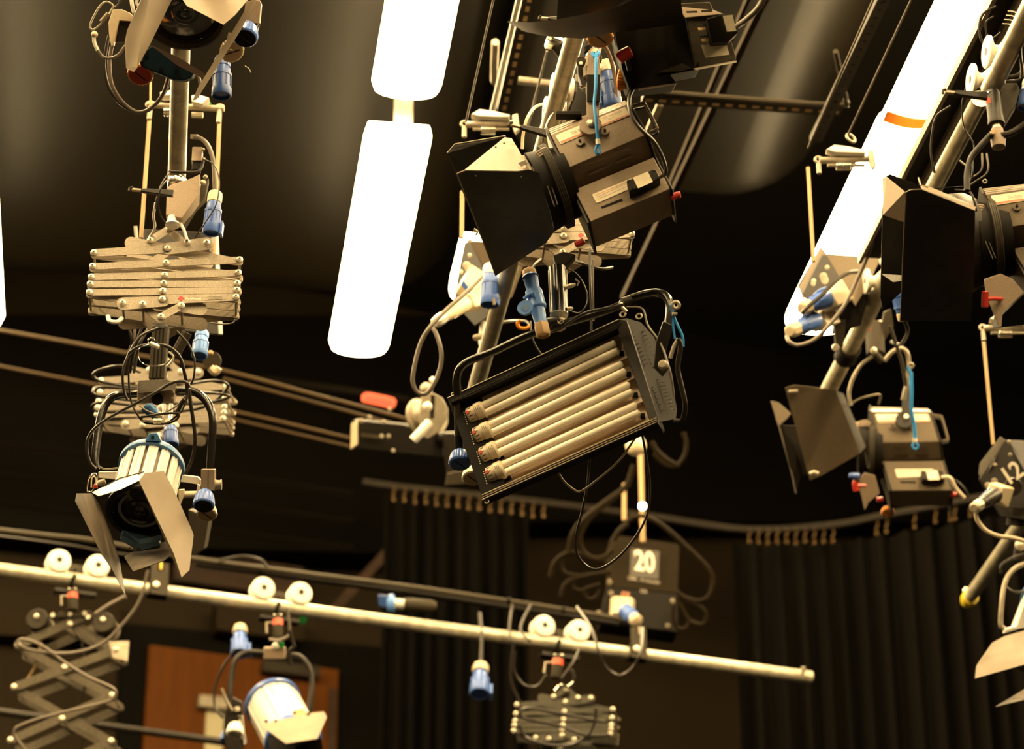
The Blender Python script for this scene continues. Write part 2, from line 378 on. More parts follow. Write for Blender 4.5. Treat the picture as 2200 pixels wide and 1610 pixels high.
obj('end_pin', MB().cyl(Hp(1726, 1447, HG), Hp(1726, 1434, HG+.02), .008), M_steel, bp_)
PU = (PB-PA).normalized()
def onpipe(px):   # point on the low pipe's axis at photo column px
    t = min(range(0, 2001), key=lambda k: abs((lambda q: CX+FPX*q.dot(RT)/q.dot(FW)-px)(PA+(PB-PA)*(k/2000)-EYE))); return PA+(PB-PA)*(t/2000)
PN = PU.cross(ZZ).normalized()
if PN.y > 0: PN = -PN     # horizontal, towards the camera
def trolley(px1, px2, label, drop=True):
    c1, c2 = onpipe(px1), onpipe(px2); c = (c1+c2)/2; t = thing('pipe_trolley', label, 'trolley', c, None)
    for q in (c1, c2):
        w = q+ZZ*.055
        pr = [(-.010, .012), (-.012, .020), (-.006, .042), (.004, .044), (.010, .038), (.016, .022), (.024, .018), (.032, .022), (.038, .038), (.044, .044), (.054, .042), (.060, .020), (.058, .012)]
        wh = obj('wheel', MB().lathe(w-PN*.024, PN, pr, 28), M_nylon, t)
        obj('axle_bolt', MB().cyl(w+PN*.030, w+PN*.0372, .0105), M_dark, wh)
    z = ZZ*.010
    obj('cross_bar', MB().box(c+ZZ*.058-PN*.035, (c2-c1)*.62, PN*.003, ZZ*.016), M_armd, t, .002)
    obj('strap', MB().tube([c+ZZ*.055-PN*.035, c+PN*.0-ZZ*.0+PU*.0-PN*.03, c+PN*.034+ZZ*.0-PU*.012, c+PN*.03-ZZ*.03-PU*.02, c-ZZ*.055-PU*.022], .0075, 6, 5), M_black, t)
    obj('hanger_plate', MB().box(c-ZZ*.05-PN*.01, PU*.075, PN*.022, ZZ*.007), M_dark, t, .002)
    return t, c
t1, c1 = trolley(122, 205, 'pair of white wheels on the low pipe, nearest its left end')
t2, c2 = trolley(561, 641, 'pair of white wheels on the low pipe above the small white spotlight')
t3, c3 = trolley(1165, 1240, 'pair of white wheels on the low pipe above the folded hoist')
def pipe_hanger(px, py0, py1, label, wpx=36, off=0):
    c = onpipe(px); t = thing('pipe_bracket', label, 'bracket', c)
    h = (py1-py0)/FPX*10.2/.885
    q = c+PN*.032
    obj('plate', MB().box(q+ZZ*(h/2-.03), PU*.032, PN*.004, ZZ*(h/2)), M_armd, t, .003)
    obj('clamp_band', MB().lathe(c-PU*.034, PU, [(0, .028), (0, .034), (.068, .034), (.068, .028)], 24, False), M_black, t)
    obj('bolt', MB().lathe(q+PN*.004+PU*-.012+ZZ*.006, PN, [(0, .012), (.006, .012), (.009, .006)]), M_bolt, t)
    obj('top_pin', MB().tube([q+ZZ*(h*.75), q+ZZ*(h*.75)+PN*.012, q+ZZ*(h*.75-.03)+PN*.014], .004, 6), M_yellow if off else M_steel, t)
    return t
pipe_hanger(337, 1205, 1270, 'grey hanging bracket clamped on the low pipe under the white spotlight', off=1)
pipe_hanger(1366, 1340, 1405, 'grey hanging bracket clamped on the low pipe below the box numbered 20')

# ---------------- ropes, rods and perforated rails of the ceiling ----------------
def rod(name, p0, p1, h0, h1, r, matl, label, cat, n=8):
    m = MB().tube([Hp(*p0, h0), Hp(*p1, h1)], r, n); o = obj(name, m, matl); tag(o, label, cat); return o
rod('hoist_rope', (1062, -10), (1001, 262), 4.5, 4.3, .0032, M_tapeg, 'thin brown rope slanting down to the turnbuckle beside the big centre lamp', 'rope')
rod('hoist_rope', (1175, 110), (1135, 270), 4.6, 4.6, .0035, M_tapeg, 'faint rope behind the wheels of the centre pipe', 'rope')
rod('steel_tube', (1128, -60), (1052, 262), 4.7, 4.7, .0085, M_white, 'pale slim steel tube slanting beside the perforated rail', 'tube')
rod('hoist_rope', (1880, -10), (1736, 318), 4.5, 4.3, .0035, M_tapeg, 'thin rope slanting to the left end of the right turnbuckle', 'rope')
rod('hoist_rope', (1962, -10), (1822, 290), 4.5, 4.35, .0035, M_tapeg, 'thin rope slanting to the steel ring at the right', 'rope')
def perf(name, p0, p1, h, wpx, label, n, wm=.02, slot=None, both=False):
    A, B = Hp(*p0, h), Hp(*p1, h); u = (B-A).normalized(); s = u.cross(ZZ).normalized(); t = thing(name, label, 'rail', (A+B)/2)
    obj('channel', MB().box((A+B)/2, (B-A)/2, s*wm, ZZ*.010), M_dark, t)
    for k in range(n):
        c = A+(B-A)*((k+.5)/n); obj('slot', MB().box(c-ZZ*.0112, u*(B-A).length/n*.26, s*wm*.28, ZZ*.001), slot or M_strap, t)
    return t
perf('perforated_rail', (1150, -60), (1082, 235), 4.9, 20, 'black slotted rail with a dashed row of holes, left of the centre pipe', 15, .022)
perf('perforated_rail', (1925, -60), (1752, 300), 4.9, 20, 'black slotted rail between the two ropes at the upper right', 22, .02, M_dark)
perf('perforated_rail', (1380, 208), (1808, 236), 5.0, 20, 'slotted crossbar running right under the top black lamp', 15, .024, M_strap)
m = MB().tube([Hp(1345, 190, 5.0), Hp(1500, 205, 5.0), Hp(1795, 226, 5.0), Hp(1816, 216, 5.0), Hp(1812, 190, 5.0), Hp(1795, 110, 5.0)], .009, 8, 3)
tag(obj('bent_tube', m, M_armd), 'bent steel tube turning up at the right end of the slotted crossbar', 'tube')
m = MB().tube([Hp(1210, 185, 5.1), Hp(1105, 172, 5.1), Hp(1066, 180, 5.1), Hp(1062, 150, 5.1), Hp(1064, 90, 5.1)], .013, 8, 3)
tag(obj('bent_tube', m, M_steel), 'bent steel tube turning up left of the centre pipe', 'tube')
for k, (a, b, c_, e, lb) in enumerate((((1660, -40), (1340, 640), 5.2, .011, 'long brown track slanting behind the big centre lamp, the left of two'),
                               ((1622, -40), (1425, 430), 5.25, .006, 'slim brown track slanting behind the big centre lamp, the right of two'))):
    A, B = Hp(*a, c_), Hp(*b, c_); u = (B-A).normalized(); s = u.cross(ZZ).normalized()
    o = obj('ceiling_track', MB().box((A+B)/2, (B-A)/2, s*e, ZZ*.012), M_track); tag(o, lb, 'track')
A, B = Hp(1418, 225, 5.0), Hp(1372, 330, 5.0); u = (B-A).normalized(); s = u.cross(ZZ).normalized()
tag(obj('flat_bar', MB().box((A+B)/2, (B-A)/2, s*.011, ZZ*.004), M_steel), 'short pale flat bar behind the handle of the big centre lamp', 'bar')
# beam beside the right pipe
A, B = Hp(2190, -60, 4.25), Hp(1870, 560, 4.25); u = (B-A).normalized(); s = u.cross(ZZ).normalized()
bm_ = thing('channel_beam', 'dull steel channel beam carrying loose cables, left of the right pipe', 'beam', (A+B)/2)
obj('web', MB().box((A+B)/2+ZZ*.012, (B-A)/2, s*.036, ZZ*.003), M_dark, bm_)
for q in (-1, 1): obj('flange', MB().box((A+B)/2+s*.034*q, (B-A)/2, s*.006, ZZ*.014), M_steel, bm_)
# cable clips / loops on the beam
def loop(name, pts, r, matl, label, cat='cable', sm=6):
    m = MB().tube([W(*p) for p in pts], r, 8, sm); o = obj(name, m, matl); tag(o, label, cat); return o
loop('coiled_cable', [(2140, 14, 7.0), (2112, 30, 7.0), (2104, 60, 7.0), (2112, 92, 7.0), (2140, 105, 7.0), (2160, 80, 7.0)], .0035, M_rubber, 'cable loop hanging out over the upper right lit lamp')
loop('coiled_cable', [(2135, 35, 7.0), (2118, 50, 7.0), (2125, 85, 7.0), (2150, 70, 7.0)], .003, M_rubber, 'smaller cable loop inside the loop over the upper right lit lamp')
loop('hanging_cable', [(2042, 228, 7.2), (2012, 250, 7.2), (2002, 290, 7.2), (2000, 330, 7.2), (2008, 372, 7.2)], .0035, M_rubber, 'dark cable bowing out beside the channel beam over the lit lamp')
loop('hanging_cable', [(2074, 190, 6.8), (2066, 230, 6.8), (2072, 275, 6.8), (2092, 310, 6.8), (2090, 340, 6.8)], .002, M_rubber, 'thin dark wire hanging from the black lever at the right')
M_rail_ = mat('brown_wire', (.045, .028, .012), .7, spec=.1)
# four long tensioned wires / rails at left
def rails(ps, h, r, label, matl=None):
    matl = M_rail_
    m = MB().tube([W(x, y, d) for x, y, d in ps], r, 8, 5); o = obj('tension_rail', m, matl); tag(o, label, 'rail')
rails([(-60, 700, 11.5), (160, 738, 11.2), (275, 760, 11), (480, 797, 10.8), (680, 850, 10.6), (780, 876, 10.55), (880, 903, 10.5)], 0, .008, 'highest of the four thin brown rails crossing the dark at left', M_armd)
rails([(480, 814, 10.8), (700, 872, 10.6), (870, 918, 10.5)], 0, .007, 'second of the four thin brown rails, ending at the grey pulley', M_armd)
rails([(-60, 776, 11.6), (200, 826, 11.4), (500, 884, 11.2), (760, 944, 11.0)], 0, .007, 'third of the four thin brown rails crossing the dark at left', M_armd)
rails([(495, 900, 11.2), (760, 962, 11.0)], 0, .006, 'lowest of the four thin brown rails, right of the folded hoists', M_armd)
# black cable conduit above the low pipe, and the black tube at the bottom left
cm = thing('cable_conduit', 'long black cable conduit running above the low pipe to the box numbered 20', 'conduit', W(800, 1250, 10.8))
obj('conduit', MB().tube([W(-40, 1136, 10.4), W(100, 1152, 10.4), W(200, 1163, 10.4), W(420, 1202, 10.5), W(640, 1232, 10.6), W(900, 1265, 10.7), W(1150, 1302, 10.8), W(1330, 1330, 10.9)], .0115, 10, 4), M_armd, cm)
obj('tray', MB().tube([W(420, 1212, 10.55), W(640, 1242, 10.65), W(900, 1276, 10.75), W(1330, 1342, 10.95)], .012, 8), M_black, cm)
for x, y in ((122, 1157), (560, 1222), (1092, 1292), (1210, 1312)):
    obj('cable_tie', MB().lathe(W(x-3, y-1, 10.6), (1, 0, -.1), [(0, .014), (.014, .014)], 12), M_black, cm)
loop('hanging_cable', [(470, 1206, 10.5), (520, 1196, 10.5), (560, 1204, 10.5), (574, 1220, 10.5)], .006, M_rubber, 'short cable arching over the conduit right of the white spotlight')
loop('hanging_cable', [(-20, 1150, 10.5), (150, 1172, 10.5), (220, 1185, 10.5), (330, 1200, 10.5)], .005, M_rubber, 'thin cable drooping under the conduit at the far left')
pipe('black_pipe', [W(-60, 1522, 11.2), W(520, 1600, 11.2)], .016, M_dark, 'black pipe crossing in front of the door at the bottom')
# faint roof beams in the dark at the left
M_beam = mat('dark_beam', (.0016, .0010, .0004), .9, spec=.03)
for k, (a, b) in enumerate((((-60, 945), (760, 1062)), ((-60, 1010), (760, 1120)), ((-60, 1075), (760, 1178)), ((560, 812), (880, 858)))):
    A, B = W(*a, 12.6), W(*b, 12.6); u = (B-A).normalized()
    tag(obj('roof_beam', MB().box((A+B)/2, (B-A)/2, u.cross(FW)*.012, FW*.03), M_beam), ['highest', 'second', 'lowest', 'short separate'][k]+' of the faint dark roof beams behind the white spotlight', 'beam')
# steel ring at right
o = obj('steel_ring', MB().torus(W(1828, 297, 8.1), (.5, -.8, .25), .015, .0042), M_steel); tag(o, 'small steel ring hanging on the rope above the right turnbuckle', 'ring')
# ---------------- builders: turnbuckles, plugs, boxes ----------------
def turnbuckle(cx, cy, d, s, label, mirror=1, up=True):
    """horizontal snatch clamp between two ropes; s = metres per drawing unit (1 unit = 1 px at 100 px wide)"""
    F = Frame(cx, cy, d); t = thing('rope_clamp', label, 'clamp', F.o); k = s
    def L(x, y, w=0): return F.l(x*k*mirror, y*k, w)
    obj('main_bar', MB().tube([L(-50, 0), L(60, 4)], 7*k, 12), M_steel, t)
    obj('lever', MB().prism([L(-38, 14), L(-20, 26), L(10, 22), L(46, 12), L(44, 5), L(-20, 8)], F.n*.03), M_white, t, .003)
    obj('spring', MB().lathe(L(-16, -14), F.u, [(i*2.2*k, (8+2*(i % 2))*k) for i in range(15)], 12), M_chrome, t)
    obj('spring_rod', MB().tube([L(-34, -12), L(44, -12)], 3.5*k, 8), M_steel, t)
    obj('end_fork', MB().prism([L(50, 16), L(62, 20), L(66, -18), L(58, -28), L(52, -10)], F.n*.02), M_steel, t, .002)
    obj('eye', MB().torus(L(-52, 2), F.n, 7*k, 3*k, 16, 6), M_steel, t)
    obj('eye_sleeve', MB().cyl(L(-52, -8), L(-52, -32), 5*k), M_steel, t)
    return t
M_rod = M_strap
def vrod(x0, y0, x1, y1, d0, r, label, matl=None):
    F = Frame((x0+x1)/2, (y0+y1)/2, d0); o = obj('drop_rod', MB().tube([F.p(x0, y0), F.p(x1, y1)], r, 10), matl or M_rod); tag(o, label, 'rod'); return o
vrod(323, 228, 303, 512, 8.0, .0058, 'thin tan rod hanging left of the left scaffold pipe')
vrod(473, 225, 459, 560, 8.0, .0058, 'thin tan rod hanging right of the left scaffold pipe')
vrod(324, 150, 323, 228, 8.0, .003, 'short thin rope above the left tan rod')
vrod(993, 412, 992, 512, 8.4, .0065, 'thin tan rod hanging left of the big centre lamp')
vrod(1736, 360, 1748, 562, 8.4, .0055, 'thin tan rod hanging from the right rope clamp')
vrod(2112, 720, 2134, 956, 8.8, .0055, 'thin tan rod hanging below the far right lamp')
vrod(1376, 972, 1381, 1165, 11.2, .010, 'brown rod carrying a glowing ball above the box numbered 20')
vrod(1341, 1040, 1341, 1118, 11.2, .008, 'short brown rod left of the glowing ball')
vrod(1040, 672, 1036, 740, 8.5, .012, 'short bright rod between the blue connectors and the pipe', M_white)
o = obj('round_ball', MB().ball(W(1380, 1088, 11.0), .014), M_glow); tag(o, 'small glowing round ball on the brown rod above the box numbered 20', 'bulb')  # ball made of the lit diffuser material, so it glows
# cross clamp behind the left pipe
F = Frame(400, 228, 8.0); t = thing('rope_clamp', 'cream cross clamp behind the left pipe joining its two tan rods', 'clamp', F.o)
obj('main_bar', MB().tube([F.p(316, 225), F.p(482, 234)], .009, 12), M_steel, t)
obj('lever', MB().prism([F.p(345, 210), F.p(375, 204), F.p(386, 216), F.p(350, 218)], F.n*.03), M_white, t, .003)
obj('lever', MB().prism([F.p(414, 216), F.p(432, 216), F.p(452, 222), F.p(436, 236), F.p(414, 230)], F.n*.03), M_white, t, .003)
obj('spring', MB().lathe(F.p(352, 240), F.u, [(i*.0035, .012+.003*(i % 2)) for i in range(10)], 12), M_chrome, t)
obj('spring_rod', MB().tube([F.p(412, 247), F.p(436, 248)], .009, 8), M_steel, t)
for x, y in ((323, 225), (472, 232)):
    obj('eye', MB().torus(F.p(x, y), F.n, .010, .005, 14, 6), M_steel, t); obj('eye_sleeve', MB().cyl(F.p(x, y+4), F.p(x-3, y+32), .007), M_steel, t)
obj('screw_end', MB().cyl(F.p(437, 236, -.03), F.p(452, 222, -.03), .006), M_green, t)
turnbuckle(1050, 268, 8.3, .00140, 'cream sprung rope clamp left of the big centre lamp')
turnbuckle(1812, 345, 8.2, .00142, 'cream sprung rope clamp in front of the right lit lamps', 1)
turnbuckle(2160, 706, 8.6, .00135, 'cream sprung rope clamp cut by the right edge under the far right lamp')

def plug(a, b, r, label, style='socket', body=None, capm=None, cat='connector', name='power_connector', lid=None, flip=1):
    """industrial cable connector from a (cable end) to b (mouth)"""
    a, b = Vector(a), Vector(b); L = (b-a).length; u = (b-a).normalized(); t = thing(name, label, cat, a)
    body = body or M_blue; capm = capm or M_cream
    obj('cable_gland', MB().lathe(a, u, [(0, r*.55), (L*.03, r*.78), (L*.10, r*.86), (L*.26, r*.86), (L*.28, r*.7)], 8), capm, t)
    s = L*.26
    if style == 'cone':
        prof = [(s, r*.62), (s+L*.05, r*.72), (L*.7, r*1.0), (L*.97, r*1.05), (L, r*.98), (L*.99, r*.82), (L*.85, r*.8)]
    else:
        prof = [(s, r*.74), (s+L*.04, r*.80), (L*.42, r*.84), (L*.44, r*.97), (L*.50, r*.97), (L*.51, r*.90), (L*.80, r*.92), (L*.81, r*1.0), (L*.97, r*1.0), (L, r*.94), (L*.99, r*.80), (L*.84, r*.78)]
    sh = obj('shell', MB().lathe(a, u, prof, 28), body, t)
    m = MB(); p, q = perp(u)
    for k in range(10):
        g = 2*math.pi*k/10; e = p*math.cos(g)+q*math.sin(g); m.box(a+u*(L*.64)+e*r*.92, u*L*.14, u.cross(e)*r*.05, e*r*.05)
    obj('ribs', m, body, sh)
    obj('insert', MB().lathe(a+u*L*.88, u, [(0, r*.76), (L*.06, r*.76)], 20), M_dblue, t)
    if lid:
        side = Vector(lid).normalized(); c = a+u*L*.86+side*r*1.18
        obj('hinged_lid', MB().box(c, u*L*.16, side*r*.16, u.cross(side)*r*.62), body, t, r*.1)
    return t
def ang_knob(c, ax, r, L, matl, name, parent, slot=True, face=None):
    """fluted tapered knob, mouth end further along ax"""
    ax = Vector(ax).normalized(); m = MB(); i0 = 0; n = 48; u, w = perp(ax)
    prof = [(0, .55), (.12, .72), (.35, .86), (.7, .98), (.92, 1.0), (1.0, .9)]
    for k, (tt, rr) in enumerate(prof):
        for j in range(n):
            g = 2*math.pi*j/n; fl = 1+(.035 if j % 2 else -.035)*(1 if .1 < tt < .95 else 0)
            m.v.append(Vector(c)+ax*tt*L+(u*math.cos(g)+w*math.sin(g))*r*rr*fl)
    for k in range(len(prof)-1):
        for j in range(n):
            x = k*n+j; y = k*n+(j+1) % n; m.f.append((x, x+n, y+n, y))
    m.f.append(tuple(range(n))); m.f.append(tuple(range((len(prof)-1)*n, len(prof)*n)))
    o = obj(name, m, matl, parent, smooth=25)
    f = obj('face_disc', MB().lathe(Vector(c)+ax*L*1.0, ax, [(0, r*.86), (L*.03, r*.84)], 32), face or matl, o)
    if slot: obj('slot', MB().box(Vector(c)+ax*(L*1.04), (u+w).normalized()*r*.62, (u-w).normalized()*r*.05, ax*L*.02), M_dark, o)
    return o
# ---------------- folding hoists (pantographs) ----------------
def panto(cx, cy, d, s, label, yaw=4, flipx=1, mA=None, logo=True, pantoname='folding_hoist', rod_part=True):
    """drawn from the left hoist, whose middle is at photo (355,590); s scales it"""
    F = Frame(cx, cy, d, yaw); t = thing(pantoname, label, 'hoist', F.o); mA = mA or M_arm
    def L(x, y, w=0): return F.q(cx+flipx*s*(x-355), cy+s*(y-590), w)
    kp = s*d/FPX; dep = .095
    def arm(x1, y1, x2, y2, h1, h2, w, th=.003):
        a, b = Vector((x1, y1)), Vector((x2, y2)); u = (b-a).normalized(); n = Vector((-u.y, u.x)); P = []
        for k in range(9): g = math.pi*(.5+k/8); P.append(a+(u*math.cos(g)+n*math.sin(g))*h1)
        for k in range(9): g = math.pi*(-.5+k/8); P.append(b+(u*math.cos(g)+n*math.sin(g))*h2)
        pts = [L(p.x, p.y, w) for p in P]; return obj('arm', MB().prism(pts, -F.n*th), mA, t)
    def bolt(x, y, w):
        bo = obj('bolt', MB().lathe(L(x, y, w), F.n, [(0, 7.2*kp), (.0025, 7.2*kp), (.004, 5.2*kp), (.0065, 3.2*kp)], 14), M_bolt, t)
        obj('bolt_socket', MB().lathe(L(x, y, w+.0062), F.n, [(0, 2.4*kp), (.0008, 2.4*kp)], 8), M_ink, bo)
    LP = [(202, 546), (199, 575), (196, 598), (194, 613), (192, 631)]; RP = [(515, 561), (512, 589), (510, 612), (509, 626), (507, 641)]; CP = [(360, 537), (357, 568), (354, 594), (352, 612), (350, 628), (349, 646)]
    for face, w0 in ((0, 0.0), (1, -dep)):
        sg = 1 if face == 0 else -1
        wf = w0+(.006 if face == 0 else -.006)
        # rear-slanting arms
        arm(281, 520, 515, 561, 13.5, 7, w0-sg*.006)
        for a, b in zip(LP[:4], RP[1:]): arm(*a, *b, 7, 7, w0-sg*.006)
        arm(192, 631, 432, 662, 7, 13.5, w0-sg*.006)
        # front arms
        arm(202, 546, 360, 537, 8, 9, wf); arm(360, 537, 444, 526, 12.5, 13.5, wf)
        for a, b in zip(LP[1:], RP[:4]): arm(*a, *b, 6.9, 6.9, wf)
        arm(349, 646, 507, 641, 10, 7.5, wf); arm(264, 655, 352, 650, 13.5, 11, wf)
        # little links to the spigots
        arm(364, 496, 323, 521, 8, 8, wf+sg*.004); arm(366, 494, 402, 525, 8, 8, w0-sg*.008)
        arm(390, 661, 346, 685, 8, 8, wf+sg*.004); arm(312, 658, 346, 685, 8, 8, w0-sg*.008)
        if face == 0:
            for x, y in LP+RP+CP: bolt(x, y, wf+.001)
            for x, y in ((364, 496), (323, 521), (402, 525), (444, 526), (264, 655), (307, 658), (390, 661), (346, 685)): bolt(x, y, wf+.005)
        else:
            for x, y in LP+RP: bolt(x, y, w0-.004)
    m = []
    for x, y in LP+RP+[(264, 655), (307, 658), (390, 661)]:
        obj('spacer_rod', MB().tube([L(x, y, -.006), L(x, y, -dep+.006)], 2.6*kp, 8), M_steel, t)
    if logo:
        du = (F.u*1.0*flipx); cc = L(389, 644, .0060)
        obj('red_emblem', MB().prism([cc+F.u*x*kp*7+F.v*y*kp*7 for x, y in ((-1, 0), (0, -1), (1, 0), (0, 1))], F.n*.0008), M_red, t)
        text('maker_lettering', 'Manfrotto', L(415, 645, .0062), (F.u+F.v*.03).normalized(), F.v, 6.0*kp, M_paleink, t, w=34*kp, bold=.01)
        lb = obj('rating_plate', MB().prism([L(434, 638, .0062), L(484, 636, .0062), L(484, 646, .0062), L(434, 648, .0062)], F.n*.0006), M_arm, t)
        for k in range(3):
            obj('rating_line', MB().prism([L(448, 640+k*2.6, .0072), L(478, 639+k*2.6, .0072), L(478, 640+k*2.6, .0072), L(448, 641+k*2.6, .0072)], F.n*.0003), M_greyink, lb)
    return t, L, F
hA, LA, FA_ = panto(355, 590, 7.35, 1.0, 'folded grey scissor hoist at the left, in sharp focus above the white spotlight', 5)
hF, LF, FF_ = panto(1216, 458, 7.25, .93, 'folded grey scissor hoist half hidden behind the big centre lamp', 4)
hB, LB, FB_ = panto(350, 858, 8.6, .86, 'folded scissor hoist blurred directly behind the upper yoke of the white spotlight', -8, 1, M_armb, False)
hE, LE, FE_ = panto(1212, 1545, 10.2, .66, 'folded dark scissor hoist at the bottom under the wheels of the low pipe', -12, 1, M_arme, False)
# cable looped round the two rear hoists
def cable(pts, r, matl, label=None, parent=None, name='power_cable', sm=6, n=10):
    m = MB().tube([W(*p) for p in pts], r, n, sm); o = obj(name, m, matl, parent)
    if label: tag(o, label, 'cable')
    return o
cable([(300, 800, 8.3), (262, 786, 8.2), (215, 795, 8.2), (200, 808, 8.25), (225, 822, 8.3), (300, 834, 8.3)], .0045, M_rubber, parent=hB, name='looped_cable')
cable([(400, 850, 8.3), (230, 832, 8.25), (200, 840, 8.2), (215, 852, 8.2), (300, 862, 8.25), (420, 868, 8.3), (490, 855, 8.2), (470, 846, 8.2), (400, 842, 8.3)], .0045, M_rubber, parent=hB, name='looped_cable')
cable([(290, 872, 8.3), (220, 865, 8.2), (198, 874, 8.2), (230, 886, 8.25), (420, 880, 8.3), (488, 835, 8.2), (465, 818, 8.2), (400, 826, 8.3)], .0045, M_rubber, parent=hB, name='looped_cable')
cable([(1105, 1380, 9.9), (1098, 1430, 9.9), (1100, 1470, 9.9), (1118, 1512, 9.9)], .0055, M_rubber, 'cable dropping from the conduit to the bottom folded hoist')
cable([(1280, 1522, 9.85), (1278, 1550, 9.85), (1262, 1580, 9.85), (1225, 1601, 9.85), (1175, 1600, 9.85), (1130, 1585, 9.85), (1115, 1558, 9.85)], .0055, M_rubber, parent=hE, name='looped_cable')
cable([(1310, 1580, 9.85), (1260, 1580, 9.85), (1200, 1560, 9.85), (1130, 1545, 9.85), (1118, 1530, 9.85), (1140, 1522, 9.85), (1210, 1535, 9.85), (1300, 1552, 9.85)], .0055, M_rubber, parent=hE, name='looped_cable')
cable([(1106, 1400, 9.9), (1104, 1440, 9.9), (1125, 1472, 9.9), (1155, 1475, 9.9), (1174, 1450, 9.9)], .0055, M_rubber, 'short drooping cable left of the bottom hoist spigot')
cable([(1240, 1305, 10.2), (1270, 1350, 10.0), (1285, 1395, 9.9), (1300, 1432, 9.9), (1330, 1452, 9.9), (1360, 1435, 9.9), (1376, 1400, 9.9), (1380, 1350, 10.1)], .0055, M_rubber, 'cable looping below the low pipe beside the bracket under box 20')
cable([(1245, 1395, 10.0), (1228, 1430, 9.95), (1205, 1462, 9.95)], .0055, M_rubber, 'short cable slanting behind the spigot of the bottom hoist')
for x0 in (1100, 1140):
    cable([(x0, 1300, 10.6), (x0-6+((x0-1100)*-.4), 1350, 10.4), (x0-2, 1378, 10.2)], .005, M_rubber, ('left' if x0 == 1100 else 'right')+' of two thin cables dropping from the conduit behind the low pipe', name='power_cable')
# open hoist, bottom left
F = Frame(140, 1480, 9.9, -6); hC = thing('open_hoist', 'half open scissor hoist at the bottom left under the low pipe', 'hoist', F.o)
def barm(x1, y1, x2, y2, w, hw=9, name='arm', mt=None):
    a, b = Vector((x1, y1)), Vector((x2, y2)); u = (b-a).normalized(); n = Vector((-u.y, u.x)); P = []
    for k in range(7): g = math.pi*(.5+k/6); P.append(a+(u*math.cos(g)+n*math.sin(g))*hw)
    for k in range(7): g = math.pi*(-.5+k/6); P.append(b+(u*math.cos(g)+n*math.sin(g))*hw)
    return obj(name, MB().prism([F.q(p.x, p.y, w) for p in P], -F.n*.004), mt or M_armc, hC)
NL = [(40, 1388), (32, 1478), (24, 1592), (16, 1700)]; NR = [(250, 1398), (242, 1496), (240, 1594), (236, 1700)]
for w, off in ((0, 0), (-.11, 1)):
    e = .006 if not off else -.006
    barm(190, 1322, 40, 1388, w+e); barm(130, 1322, 250, 1398, w-e)
    for k in range(3):
        barm(*NR[k], *NL[k+1], w+e); barm(*NL[k], *NR[k+1], w-e)
for P in NL[:3]+NR[:3]+[(152, 1343), (140, 1436), (135, 1546)]:
    obj('bolt', MB().lathe(F.q(*P, .008), F.n, [(0, .010), (.004, .010), (.008, .005)], 12), M_bolt, hC)
    obj('spacer_rod', MB().tube([F.q(*P, -.004), F.q(*P, -.11)], .0045, 8), M_steel, hC)
    obj('bolt', MB().lathe(F.q(*P, -.12), -F.n, [(0, .009), (.006, .009)], 10), M_bolt, hC)
obj('top_bar', MB().prism([F.q(110, 1322, .012), F.q(200, 1318, .012), F.q(200, 1328, .012), F.q(110, 1330, .012)], -F.n*.02), M_armd, hC)
obj('end_plate', MB().prism([F.q(236, 1382, .014), F.q(279, 1381, .014), F.q(276, 1424, .014), F.q(244, 1416, .014)], -F.n*.004), M_steel, hC)
obj('bolt', MB().lathe(F.q(251, 1399, .015), F.n, [(0, .010), (.004, .010), (.008, .005)], 12), M_bolt, hC)
for cx_, cy_ in ((82, 1334), (224, 1341)):
    sd = obj('spring_drum', MB().lathe(F.q(cx_, cy_, .02), F.n, [(-.08, .036), (-.074, .040), (-.004, .040), (0, .037)], 28), M_armd, hC)
    obj('drum_rim', MB().lathe(F.q(cx_, cy_, -.075), F.n, [(0, .042), (.01, .042)], 28), M_steel, sd)
    obj('bolt', MB().lathe(F.q(cx_, cy_-4, .02), F.n, [(0, .010), (.005, .010), (.009, .005)], 12), M_bolt, hC)
for x, y in ((116, 1326), (153, 1324), (184, 1322), (192, 1330)): obj('bolt', MB().lathe(F.q(x, y, .014), F.n, [(0, .008), (.006, .008)], 10), M_bolt, hC)
cable([(318, 1226, 9.75), (300, 1290, 9.75), (265, 1340, 9.75), (218, 1384, 9.75), (150, 1404, 9.75), (70, 1398, 9.75), (38, 1384, 9.75), (50, 1374, 9.75), (90, 1388, 9.75), (140, 1425, 9.75), (190, 1455, 9.75), (240, 1478, 9.75), (248, 1492, 9.75), (230, 1508, 9.75), (140, 1530, 9.75), (60, 1553, 9.75), (30, 1575, 9.75), (60, 1620, 9.75)], .0055, M_tapeg, parent=hC, name='strapped_cable')
cable([(88, 1380, 10.0), (80, 1420, 10.0), (62, 1455, 10.0), (40, 1475, 10.0)], .004, M_strap, parent=hC, name='return_spring')
cable([(176, 1380, 10.0), (182, 1440, 10.0), (178, 1620, 10.0)], .004, M_armd, parent=hC, name='pull_rod')
cable([(270, 1282, 9.8), (235, 1300, 9.8), (205, 1320, 9.8)], .007, M_tapeg, 'short grey cable reaching down to the top of the open hoist')
